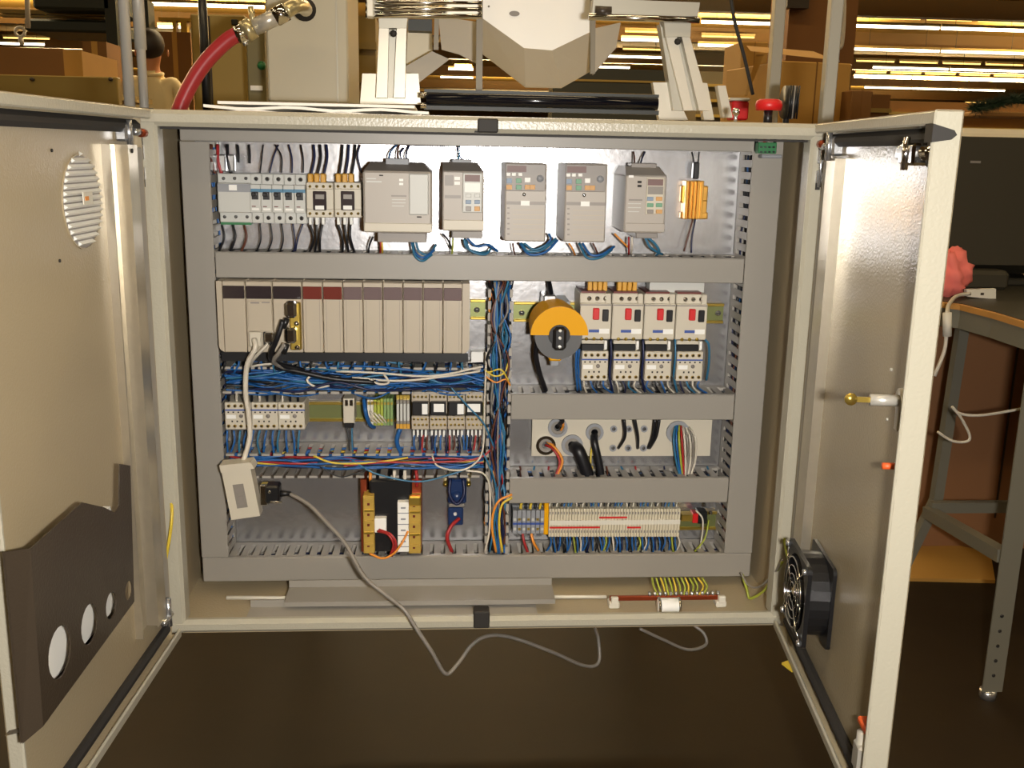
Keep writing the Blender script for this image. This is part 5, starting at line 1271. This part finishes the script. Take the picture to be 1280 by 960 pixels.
for i in range(5):
    b = Mesh(); b.tube([(p.x-.006+i*.004, .372, p.z-.03), (p.x-.006+i*.004, .368, p.z+.028)], .0016, 6); b.build('rib', w_grey if i == 2 else black, T)
# posts right
for (px_, Y_, w_, lbl) in ((1033, .32, .011, 'tall pale aluminium post behind the right hinge'), (964, .9, .013, 'pale aluminium post in front of the cardboard box')):
    p = at(px_, 140, Y_); q_ = at(px_+3, -20, Y_); b = Mesh(); b.org = (p.x, Y_, H-.03); b.box(p.x-w_, p.x+w_, Y_-w_, Y_+w_, H-.03, q_.z+.1, .002); tag(b.build('profile_post', alu2), lbl, 'post')
# shield with dark edge
T = thing('plastic_shield', 'clear curved plastic shield with a dark edge beside the slanting stand', 'shield', at(930, 140, .7))
e_ = [at(911, -20, .55), at(918, 25, .55), at(930, 70, .56), (at(941, 118, .58))]
b = Mesh(); b.tube(spline(e_, 5), .0035, 6); b.build('edge', rubber, T)
b = Mesh(); SP = spline(e_, 5); V = []; 
for p in SP: V += [tuple(p), (p.x-.08, p.y+.25, p.z)]
b.add(V, [(2*i, 2*i+1, 2*i+3, 2*i+2) for i in range(len(SP)-1)]); b.build('sheet', clearp, T)
# cardboard box
def carton(T, x0, x1, Y0, Y1, z0, z1, m, rot=0):
    c_, s_ = math.cos(rot), math.sin(rot); xc, yc = (x0+x1)/2, (Y0+Y1)/2
    b = Mesh(); b.xf = lambda x, y, z: Vector((xc+(x-xc)*c_-(y-yc)*s_, yc+(x-xc)*s_+(y-yc)*c_, z))
    b.box(x0, x1, Y0, Y1, z0, z1, .004); b.build('carton', m, T)
    b = Mesh(); b.xf = lambda x, y, z: Vector((xc+(x-xc)*c_-(y-yc)*s_, yc+(x-xc)*s_+(y-yc)*c_, z))
    b.box(xc-.004*((x1-x0)/.4), xc+.004*((x1-x0)/.4), Y0-.001, Y1, z0, z1+.001); b.build('tape_seam', card_d, T)
p0, p1 = at(958, 150, 2.4), at(1050, 150, 2.4)
T = thing('cardboard_box', 'large open cardboard box behind the aluminium posts', 'box', (p0.x+.1, 2.5, at(1000, 160, 2.4).z-.1))
carton(T, p0.x, p1.x, 2.4, 2.9, at(1000, 175, 2.4).z, at(1000, 77, 2.4).z, card, .15)
zt_ = at(1000, 76, 2.4).z
b = Mesh(); b.add([(p0.x-.05, 2.42, zt_+.02), (p0.x-.08, 2.44, zt_-.13), (p0.x-.07, 2.44, zt_-.13), (p0.x-.02, 2.42, zt_+.02)], [(0, 1, 2, 3)]); b.add([(p0.x-.08, 2.4, zt_+.03), (p1.x-.02, 2.45, zt_+.01), (p1.x, 2.75, zt_+.07), (p0.x+.02, 2.8, zt_+.09)], [(0, 1, 2, 3)]); b.build('flap', card, T)
T = thing('stand_under_box', 'dark table carrying the large cardboard box', 'table', (p0.x+.3, 2.7, FZ))
zt2 = at(1000, 175, 2.4).z
b = Mesh(); b.box(p0.x-.5, p1.x+.6, 2.3, 3.2, zt2-.04, zt2-.001); b.build('tabletop', machine_d, T)
for xx in (p0.x-.45, p1.x+.55):
    for yy in (2.35, 3.15): b = Mesh(); b.box(xx-.02, xx+.02, yy-.02, yy+.02, FZ, zt2-.04); b.build('leg', machine_d, T)
T = thing('cardboard_box', 'small upright carton behind the slanting stand', 'box', at(935, 90, 3.2)); q0, q1 = at(925, 90, 3.4), at(958, 90, 3.4)
carton(T, q0.x, q1.x, 3.4, 3.7, FZ, at(940, 52, 3.4).z, card)
T = thing('cardboard_box', 'low brown carton right of the tall aluminium post', 'box', at(1060, 150, 2.2)); q0, q1 = at(1058, 150, 2.35), at(1084, 150, 2.35)
carton(T, q0.x, q1.x, 2.35-.03, 2.39+.2, zt2, at(1055, 113, 2.35).z, card_d)
# brown column with cables and panel
T = thing('steel_column', 'dark brown building column behind the aluminium posts', 'column', at(1025, 100, 5.2)); q0, q1 = at(983, 60, 5.5), at(1068, 60, 5.5)
b = Mesh(); b.box(q0.x, q1.x, 5.5, 5.9, FZ, 4.6); b.build('shaft', column_m, T)
b = Mesh(); b.pbox((985, -20, 1012, 10), 5.4, 5.5); b.build('bracket', dark, T)
T = thing('breaker_panel', 'pale wall panel with a round dial on the brown column', 'panel', at(1050, 100, 5.4)); b = Mesh(); b.pbox((1040, 79, 1064, 116), 5.4, 5.48, .01); b.build('case', tan, T)
p = at(1052, 97, 5.38); b = Mesh(); b.prism(circ(p.x, p.z, .045, 16), [circ(p.x, p.z, .037, 16)], lambda a, c_, w_: Vector((a, w_, c_)), 5.38, 5.4); b.build('dial', rubber, T)
W([[(1043, -20, 5.3), (1043, 40, 5.3), (1042, 78, 5.3)], [(1050, -20, 5.3), (1049, 30, 5.3), (1044, 60, 5.3), (1047, 78, 5.3)], [(1056, -20, 5.3), (1054, 40, 5.3), (1050, 60, 5.3), (1040, 50, 5.3)]], .013, w_white, '%s pale cable from the left hanging on the brown column', 'cables on the column', cat='cable')

# left background
T = thing('tan_partition', 'tan metal partition running behind the left door', 'partition', at(75, 140, 3.0)); b = Mesh(); b.pbox((-60, 94, 157, 420), 3.0, 3.05, .004); b.build('sheet', tan, T)
for px_ in (40, 138): p = at(px_, 99, 2.99); b = Mesh(); b.cy(p.x, p.z, .008, 2.985, 3.0, 8); b.build('rivet', dark, T)
T = thing('cardboard_box', 'long brown carton on the shelf above the tan partition', 'box', at(50, 94, 3.5)); q0, q1 = at(-50, 80, 3.3), at(103, 80, 3.3)
b = Mesh(); b.box(q0.x, q1.x-.08, 3.3, 3.8, at(50, 110, 3.3).z, at(50, 60, 3.3).z); b.build('carton', card_d, T)
b = Mesh(); b.box(q1.x-.08, q1.x, 3.3, 3.8, at(50, 110, 3.3).z, at(50, 62, 3.3).z); b.build('end_flap', card, T)
T = thing('shelf_under_boxes', 'steel shelf behind the tan partition', 'shelf', at(50, 120, 3.6)); b = Mesh(); b.box(q0.x-.3, q1.x+.05, 3.2, 4.2, at(50, 110, 3.3).z-.03, at(50, 110, 3.3).z-.001); b.build('board', tan, T)
for xx in (q0.x, q1.x): b = Mesh(); b.box(xx-.02, xx+.02, 3.6, 3.64, FZ, at(50, 110, 3.3).z-.03); b.build('leg', dark, T)
T = thing('overhead_machine', 'dark green overhead machine hood with lighter cross bars', 'machine', at(80, 40, 9)); b = Mesh(); b.pbox((38, -60, 136, 12), 8, 8.8, .02); b.pbox((30, 24, 136, 40), 8.2, 9, .02); b.build('hood', M('hood_green', (42, 50, 44), .5), T)
b = Mesh(); b.pbox((0, 13, 130, 18), 8.3, 8.4); b.pbox((0, 19.5, 130, 22), 8.3, 8.4); b.build('cross_bar', tan, T)
b = Mesh(); b.pbox((131, -60, 145, 95), 8, 8.3); b.pbox((180, 0, 186, 60), 8.1, 8.3); b.build('upright', M('upright_green', (30, 36, 26), .5), T)
b = Mesh(); b.tube([at(33, -40, 7), at(35, 35, 7)], .02, 8); b.build('drop_pipe', w_white, T)
b = Mesh(); p = at(25, 40, 7); b.tube([Vector((p.x+.035*math.cos(2*PI*i/16), p.y, p.z+.035*math.sin(2*PI*i/16))) for i in range(17)], .012, 8); b.tube([at(25, 46, 7), at(28, 56, 7)], .02, 8); b.build('ring_hook', w_white, T)
for (x0_, x1_, y0_, y1_, Y_, m_, lbl) in ((200, 240, 40, 130, 7.5, card_d, 'stack of brown cartons behind the worker'), (104, 134, 52, 94, 6.0, card_d, 'dark carton beside the long brown carton')):
    T = thing('cardboard_box', lbl, 'box', at((x0_+x1_)/2, y1_, Y_)); b = Mesh(); q = rect(x0_, y0_, x1_, y1_, Y_); b.box(q[0], q[1], Y_, Y_+.5, FZ, q[3]); b.build('carton', m_, T)
    b = Mesh(); b.box((q[0]+q[1])/2-.02, (q[0]+q[1])/2+.02, Y_-.003, Y_+.3, q[3]-.5, q[3]+.002); b.build('tape_seam', card, T)
T = thing('yellow_gantry', 'yellow steel frame window behind the worker', 'frame', at(222, 45, 8.5)); b = Mesh()
for r_ in ((198, 22, 240, 26), (226, 26, 234, 54), (216, 26, 220, 50)): b.pbox(r_, 8.5, 8.6)
b.build('bars', M('yellow_steel', (190, 150, 40), .5), T)

# worker seen from behind
def person():
    T = thing('person', 'person in a beige shirt standing with back turned, behind the steel tubes', 'person', at(190, 100, 6.1))
    Yp = 6.1; c0 = at(187, 62, Yp); X = c0.x; top = c0.z
    V = {'pelvis': (X, Yp, top-.78), 'waist': (X, Yp, top-.60), 'chest': (X+.0, Yp+.02, top-.38), 'neck0': (X, Yp+.02, top-.17), 'neck1': (X, Yp, top-.12), 'head': (X+.01, Yp-.01, top-.02), 'crown': (X+.01, Yp-.01, top+.06),
         'shl': (X-.17, Yp+.02, top-.21), 'ell': (X-.22, Yp+.06, top-.54), 'wrl': (X-.16, Yp+.26, top-.62), 'shr': (X+.16, Yp+.02, top-.21), 'elr': (X+.21, Yp+.05, top-.54), 'wrr': (X+.14, Yp+.26, top-.62),
         'hpl': (X-.09, Yp, top-.84), 'knl': (X-.10, Yp+.02, top-1.22), 'anl': (X-.10, Yp, FZ+.08), 'hpr': (X+.09, Yp, top-.84), 'knr': (X+.10, Yp+.02, top-1.22), 'anr': (X+.10, Yp, FZ+.08),
         'ftl': (X-.11, Yp+.18, FZ+.04), 'ftr': (X+.11, Yp+.18, FZ+.04)}
    R_ = {'pelvis': .15, 'waist': .14, 'chest': .155, 'neck0': .09, 'neck1': .055, 'head': .088, 'crown': .06, 'shl': .075, 'ell': .048, 'wrl': .032, 'shr': .075, 'elr': .048, 'wrr': .032,
          'hpl': .10, 'knl': .065, 'anl': .045, 'hpr': .10, 'knr': .065, 'anr': .045, 'ftl': .04, 'ftr': .04}
    E_ = [('pelvis', 'waist'), ('waist', 'chest'), ('chest', 'neck0'), ('neck0', 'neck1'), ('neck1', 'head'), ('head', 'crown'), ('chest', 'shl'), ('shl', 'ell'), ('ell', 'wrl'), ('chest', 'shr'), ('shr', 'elr'), ('elr', 'wrr'),
          ('pelvis', 'hpl'), ('hpl', 'knl'), ('knl', 'anl'), ('anl', 'ftl'), ('pelvis', 'hpr'), ('hpr', 'knr'), ('knr', 'anr'), ('anr', 'ftr')]
    for side in (-1, 1):
        w0 = V['wrl' if side < 0 else 'wrr']
        k0 = 'palm%d' % side; V[k0] = (w0[0]+.005, w0[1]+.06, w0[2]-.01); R_[k0] = .03; E_.append(('wrl' if side < 0 else 'wrr', k0))
        for f_, (dx, L_) in enumerate(((-.03, .07), (-.01, .08), (.01, .075), (.03, .06), (-side*.045, .03))):
            a_, b_ = 'f%d%da' % (side, f_), 'f%d%db' % (side, f_)
            V[a_] = (V[k0][0]+dx, V[k0][1]+.03+L_*.4, V[k0][2]-.004); V[b_] = (V[k0][0]+dx*1.1, V[k0][1]+.03+L_, V[k0][2]-.02); R_[a_] = .009; R_[b_] = .008
            E_.append((k0, a_)); E_.append((a_, b_))
    ks = list(V); off = Vector(WL[T.name]); me = bpy.data.meshes.new('body')
    me.from_pydata([tuple(Vector(V[k])-off) for k in ks], [(ks.index(a_), ks.index(b_)) for a_, b_ in E_], [])
    o = bpy.data.objects.new('body', me); COL.objects.link(o); o.parent = T
    md = o.modifiers.new('skin', 'SKIN'); sv = me.skin_vertices[0].data
    for i, k in enumerate(ks): sv[i].radius = (R_[k], R_[k]*(.78 if k in ('chest', 'waist', 'pelvis') else 1)); sv[i].use_root = (k == 'pelvis')
    s2 = o.modifiers.new('sub', 'SUBSURF'); s2.levels = 2; s2.render_levels = 2
    dg = bpy.context.evaluated_depsgraph_get(); dg.update()
    m2 = bpy.data.meshes.new_from_object(o.evaluated_get(dg)); o.modifiers.clear(); o.data = m2
    m2.materials.clear()
    for m_ in (shirt, skin, denim, rubber): m2.materials.append(m_)
    for p in m2.polygons:
        q = p.center+off; z = q.z; p.use_smooth = True
        hand = abs(q.x-X) > .05 and q.y > Yp+.21 and z > top-.8
        p.material_index = 1 if (z > top-.155 or hand) else 0 if z > top-.80 else 2 if z > FZ+.09 else 3
    b = Mesh(); b.sphere((X+.01, Yp-.035, top+.035), .108, 16, (.95, .98, 1.0)); b.build('hair', hair, T)
    b = Mesh(); b.sphere((X+.01, Yp+.105, top-.02), .012, 8, (1, 1.3, 1.4)); b.build('nose', skin, T)
    for sx in (-1, 1):
        b = Mesh(); b.sphere((X+.01+sx*.112, Yp+.01, top-.02), .02, 8, (.4, .8, 1.3)); b.build('ear', skin, T)
        b = Mesh(); b.sphere((X+.01+sx*.035, Yp+.09, top+.005), .011, 8); b.build('eye', white, T)
    b = Mesh(); b.box(X-.015, X+.035, Yp+.085, Yp+.095, top-.07, top-.062, .002); b.build('mouth', dred, T)
    b = Mesh(); b.tube([(X+.075*math.cos(2*PI*i/16), Yp+.01+.07*math.sin(2*PI*i/16), top-.165+.01*math.sin(2*PI*i/16)) for i in range(17)], .015, 8); b.build('collar', shirt, T)
person()

# fluorescent rows : each batten a thing, tubes glow
HZ = 3.95
proto = {}
def batten(x, Y, L, dim, label, group):
    key = (dim,)
    if key not in proto:
        T = thing('ceiling_light', label, 'ceiling light', (0, 0, 0), group)
        b = Mesh(); b.box(-1.2, 1.2, -.06, .06, .03, .10); b.build('housing', shade_m, T)
        b = Mesh()
        b.tube([(-1.18, -.0, 0), (1.18, -.0, 0)], .04 if not dim else .025, 8); b.build('tube', tube_d if dim else tube_m, T)
        b = Mesh(); b.box(-.8, -.79, -.005, .005, .1, .68 if not dim else .2); b.box(.79, .8, -.005, .005, .1, .68 if not dim else .2); b.build('hanger', machine_d, T)
        proto[key] = T; T.location = (x, Y, HZ+(.35 if dim else 0)+ZS); T.scale = (L/2.4, 1, 1); WL[T.name] = (0, 0, 0)
        return
    T = dup(proto[key], (0, 0, 0), label, group); T.location = (x, Y, HZ+(.35 if dim else 0)+ZS); T.scale = (L/2.4, 1, 1)
rows = [(32, 1067, 1283, 0), (61, 1067, 1283, 0), (84, 1090, 1283, 0), (96, 1067, 1283, 0), (109, 1080, 1257, 0),
        (27, 875, 993, 0), (56, 872, 925, 0), (49, 776, 830, 0), (70, 757, 832, 0), (83, 730, 788, 0), (96, 730, 780, 0),
        (3, 134, 333, 0), (54, 0, 56, 0), (57, 144, 156, 0), (71, 144, 156, 0), (86, 560, 592, 0), (96, 550, 592, 0), (83, 568, 590, 0), (33, 197, 230, 0), (50, 197, 230, 0)]
names = ['nearest row at the right edge', 'second row at the right edge', 'third row at the right edge', 'fourth row at the right edge', 'fifth row at the right edge', 'row behind the clear shield', 'lower row behind the clear shield',
         'top row right of the hopper', 'second row right of the hopper', 'third row right of the hopper', 'lowest row right of the hopper', 'long row above the worker', 'row above the long brown carton', 'row glimpsed left of the steel tubes', 'lower row glimpsed left of the steel tubes',
         'middle row below the left hopper wing', 'lowest row below the left hopper wing', 'top row below the left hopper wing', 'row behind the yellow frame', 'lower row behind the yellow frame']
for (py_, xa, xb, dm), nm_ in zip(rows, names):
    d = atz(xa, py_, HZ); Y_ = d.y; X0_ = d.x; X1_ = at(xb, py_, Y_).x; n_ = max(1, min(8, round((X1_-X0_)/2.6))); L_ = (X1_-X0_)/n_
    for i in range(n_): batten(X0_+L_*(i+.5), Y_, L_*.985, 0, '%s lit batten from the left in the %s' % (ORD[i], nm_), nm_)
rows2 = [(22, 1090, 1283), (53, 1067, 1283), (76, 1067, 1283), (90, 1067, 1283), (106, 1090, 1283), (15, 945, 993), (45, 872, 948), (39, 778, 830), (61, 775, 832), (76, 750, 830), (89, 730, 760), (47, 0, 66), (48, 88, 124), (128, 1205, 1255)]
nm2 = ['the top right row', 'the second right row', 'the third right row', 'the fourth right row', 'the fifth right row', 'the top row by the clear shield', 'the lower row by the clear shield', 'the top row beside the hopper', 'the second row beside the hopper', 'the third row beside the hopper', 'the lowest row beside the hopper', 'the row left of the ring hook', 'the row over the long carton', 'the row above the monitor']
for j, (py_, xa, xb) in enumerate(rows2):
    d = atz(xa, py_, HZ+.35); Y_ = min(d.y, 88); X0_ = at(xa, py_, Y_).x; X1_ = at(xb, py_, Y_).x; n_ = max(1, min(10, round((X1_-X0_)/1.6))); L_ = (X1_-X0_)/n_
    for i in range(n_): batten(X0_+L_*(i+.5), Y_, L_*.88, 1, '%s dim yellow lamp from the left in %s' % (ORD[i], nm2[j]), 'dim yellow lamps row %d' % (j+1))
# far dark shelving masses
for (x0_, x1_, y0_, y1_, Y_, m_, lbl) in ((690, 835, 86, 200, 14, machine_d, 'dark machine cabinet right of the hopper'), (1070, 1110, 118, 190, 6, card_d, 'brown carton stack beside the right door top'),
                                         (1105, 1290, 128, 190, 9, card_d, 'orange brown shelf row behind the monitor'), (440, 470, 20, 190, 3, tan, 'olive machine side left of the profile stand'), (870, 960, 90, 190, 10, M('far_plastic', (96, 84, 60), .5), 'wrapped pallet load behind the clear shield')):
    q = rect(x0_, y0_, x1_, y1_, Y_); T = thing('background_shelf', lbl, 'shelf', (q[0], Y_, FZ))
    b = Mesh(); b.box(q[0], q[1], Y_, Y_+.6, FZ, q[3]); b.build('case', m_, T)
    for k in range(3):
        zz = q[3]-(q[3]-FZ)*.08*(k+1); b = Mesh(); b.box(q[0]-.005, q[1]+.005, Y_-.03, Y_, zz, zz+.03); b.build('ledge', tan, T)

# ================================================================== RIGHT SIDE : WORKBENCH, MONITOR
BZ = .43
T = thing('workbench', 'grey green steel workbench with wooden top beyond the right door', 'workbench', (1.3, .6, FZ))
pts = [(1.02, 1.05), (1.02, .46), (1.06, .40), (1.16, .33), (1.30, .30), (2.2, .25), (2.2, 1.05)]
ed = [atz(1176, 378, BZ), atz(1200, 381, BZ), atz(1240, 391, BZ), atz(1283, 404, BZ)]
pts = [(ed[0].x, 1.25)]+[(e.x, e.y) for e in ed]+[(2.3, ed[3].y-.12), (2.3, 1.25)]
b = Mesh(); b.prism(pts, [], lambda a, c_, w_: Vector((a, c_, w_)), BZ-.012, BZ); b.build('benchtop', wood, T)
cxm = 1.7
b = Mesh(); b.org = (1.5, .8, BZ); b.prism([(x_+(.012 if x_ < 2 else -.01), y_+(.012 if y_ < 1.2 else -.02)) for x_, y_ in pts], [], lambda a, c_, w_: Vector((a, c_, w_)), BZ, BZ+.0015); tag(b.build('bench_mat', crt), 'dark mat covering the workbench top under the monitor', 'mat')
pts2 = [(x_+.004, y_+.004) for x_, y_ in pts]
b = Mesh(); b.prism(pts2, [], lambda a, c_, w_: Vector((a, c_, w_)), BZ-.055, BZ-.012); b.build('apron', bench_m, T)
fx_, fy_ = 1.129, .43
b = Mesh(); lg = [Vector((fx_, fy_, FZ+.02)), Vector((fx_+.0, fy_, BZ-.045))]
b.box(fx_-.02, fx_+.024, fy_-.002, fy_+.002, FZ+.02, BZ-.045); b.box(fx_+.022, fx_+.026, fy_, fy_+.045, FZ+.02, BZ-.045); b.build('leg', bench_m, T)
for i in range(5): b = Mesh(); b.cy(fx_, FZ+.06+i*.035, .004, fy_-.003, fy_, 8); b.build('leg_hole', rubber, T)
b = Mesh(); b.tube([(fx_, fy_+.01, FZ), (fx_, fy_+.01, FZ+.02)], .018, 12); b.build('leveling_foot', zinc, T)
rl0, rl1 = at(1203, 415, .95), at(1170, 625, .95)
b = Mesh(); b.tube([(rl0.x, .95, BZ-.045), (rl1.x, .95, rl1.z), (rl1.x-.1, .95, FZ)], .018, 4, smooth=False); b.build('leg', bench_m, T)
hb0, hb1 = at(1160, 632, .9), at(1262, 632, .9)
b = Mesh(); b.box(hb0.x, hb1.x, .88, .9, hb0.z-.014, hb0.z+.014); b.build('cross_rail', bench_m, T)
d0, d1 = at(1160, 640, .9), Vector((fx_, fy_+.02, at(1250, 700, fy_).z))
b = Mesh(); b.tube([d0, d1], .02, 4, smooth=False); b.build('brace', bench_m, T)
b = Mesh(); b.box(2.2, 2.24, .4, .44, FZ, BZ-.045); b.box(2.2, 2.24, 1.1, 1.14, FZ, BZ-.045); b.build('leg', bench_m, T)
T = thing('brown_drawer_unit', 'brown wooden drawer unit standing under the workbench', 'drawer unit', (1.6, 1.4, FZ))
q0 = at(1162, 600, 1.3)
b = Mesh(); b.box(q0.x-.1, 2.3, 1.28, 1.8, FZ+.0, BZ-.06); b.build('carcass', brownp, T)
xs_ = at(1262, 500, 1.28).x; b = Mesh(); b.box(xs_, xs_+.005, 1.276, 1.281, FZ+.1, BZ-.07); b.build('door_seam', dark, T)
b = Mesh(); P_ = [atz(1120, 722, FZ+.01), atz(1244, 725, FZ+.01), atz(1238, 690, FZ+.01), atz(1130, 668, FZ+.01)]; b.org = P_[0]
P_ = [Vector((p.x, p.y, p.z)) for p in P_]; b.prism([(p.x, p.y) for p in P_], [], lambda a, c_, w_: Vector((a, c_, w_)), FZ, FZ+.01); tag(b.build('cardboard_sheet', card), 'flat orange cardboard sheet lying on the floor under the workbench', 'cardboard')
# monitor
T = thing('monitor', 'large dark cathode ray monitor seen from behind on the workbench', 'monitor', (1.2, .7, BZ)); Ym = 1.0
p0, p1 = at(1188, 270, Ym), at(1300, 270, Ym); zt_, zb_ = at(1240, 166, Ym).z, BZ+.02
n_ = 5; b = Mesh()
def ring(x0, x1, z0, z1, y, r): return [(q[0], y, q[1]) for q in rrect(x0, x1, z0, z1, r)]
X0, X1 = p0.x-.09, p0.x+.36
rings = [ring(X0+.03, X1-.03, zb_+.04, zt_-.01, Ym, .03), ring(X0+.01, X1-.01, zb_+.01, zt_, Ym+.08, .03), ring(X0-.01, X1+.01, zb_, zt_+.02, Ym+.33, .02), ring(X0-.015, X1+.015, zb_-.01, zt_+.02, Ym+.40, .015)]
V = [p for r_ in rings for p in r_]; k_ = len(rings[0]); fs = [tuple(range(k_))]+[tuple(3*k_+i for i in range(k_))]
for j in range(3):
    for i in range(k_): fs.append((j*k_+i, j*k_+(i+1) % k_, (j+1)*k_+(i+1) % k_, (j+1)*k_+i))
b.add(V, fs); b.build('casing', crt, T)
b = Mesh(); b.pbox((1213, 201, 1226, 204), Ym-.001, Ym+.01); b.build('nameplate', w_grey, T)
b = Mesh(); b.box(X0+.05, X1-.05, Ym+.05, Ym+.35, BZ, BZ+.02, .005); b.build('foot', crt, T)
b = Mesh(); b.box(X0+.0, X0+.24, Ym-.05, Ym+.02, BZ, BZ+.05, .01); b.build('base_step', crt, T)
# cloth
T = thing('red_cloth', 'crumpled salmon red cloth lying beside the monitor', 'cloth', (at(1180, 345, .86).x, .86, BZ))
b = Mesh(); c_ = at(1180, 345, .86); b.sphere((c_.x, .86, BZ+.05), .056, 36, (1.0, 1.0, 1.15))
def crumple(x_, y_, z_):
    dx, dy, dz = x_-c_.x, y_-.86, z_-BZ-.05; k = 1+.10*math.sin(dx*160+dz*70)+.08*math.sin(dz*190-dy*120+1)+.07*math.sin((dx-dz)*260+2)+.04*math.sin((dx+dy)*420)
    return (c_.x+dx*k, .86+dy*k, max(BZ+.0005, BZ+.05+dz*k))
b.v = [crumple(*v_) for v_ in b.v]; b.build('fabric', cloth, T)
# usb plug + cable
T = thing('white_connector', 'white cable connector resting on the workbench edge', 'connector', atz(1228, 374, BZ)); Yc = atz(1228, 374, BZ).y
pa, pb_ = at(1212, 366, Yc), at(1246, 369, Yc)
b = Mesh(); slab(b, [at(1208, 362, Yc), at(1245, 361, Yc), at(1245, 374, Yc), at(1210, 371, Yc)], .014); b.build('shell', offw, T)
b = Mesh(); b.pbox((1226, 366, 1230, 369), Yc-.001, Yc+.002); b.build('mark', dark, T)
b = Mesh(); b.tube(spline([at(1212, 367, Yc), at(1196, 370, Yc-.03), at(1186, 381, .66), at(1184, 392, .60)], 6), .0045, 8); b.build('cord', w_white, T)
b = Mesh(); b.tube([at(1184, 391, .60), at(1184, 420, .60)], .0095, 12); b.build('ferrite', offw, T)
b = Mesh(); b.tube(spline([at(1183, 419, .60), at(1180, 440, .60), at(1168, 470, .60)], 6), .0042, 8); b.build('cord', w_white, T)
wire('white_cable', [(1172, 540, .6), (1190, 551, .6), (1208, 552, .6), (1212, 544, .6), (1201, 522, .6), (1190, 508, .6), (1200, 517, .6), (1228, 519, .6), (1283, 510, .6)], .0032, w_white, 'loose pale cable looping under the workbench', cat='cable', n=8)
# garland
T = thing('evergreen_garland', 'dark green tinsel garland above the monitor', 'garland', at(1250, 130, 2.2))
b = Mesh(); R4 = random.Random(9); L_ = [at(1215, 136, 2.2), at(1240, 131, 2.2), at(1262, 125, 2.2), at(1300, 122, 2.2)]
SPG = spline(L_, 10)
for p in SPG:
    for k in range(60):
        d = Vector((R4.gauss(0, 1), R4.gauss(0, 1), R4.gauss(0, 1))).normalized()*R4.uniform(.025, .05)*(0.4 if p is SPG[0] else 1); e = d.orthogonal().normalized()*.0025
        q = p+Vector((R4.uniform(-.01, .01), 0, 0)); b.add([q-e, q+e, q+d], [(0, 1, 2)])
o = b.build('needles', garl, T); o['kind'] = 'stuff'
b = Mesh(); b.tube(SPG, .004, 6); b.build('cord', garl, T)
T = thing('hanging_shelf', 'dark board behind the garland on which the tinsel hangs', 'shelf', at(1260, 140, 2.3)); b = Mesh(); b.pbox((1228, 140, 1330, 146), 2.26, 2.5, .004); b.build('board', wood, T)
b = Mesh(); b.box(at(1320, 146, 2.4).x, at(1320, 146, 2.4).x+.05, 2.36, 2.42, FZ, at(1320, 146, 2.4).z); b.build('post', dark, T)
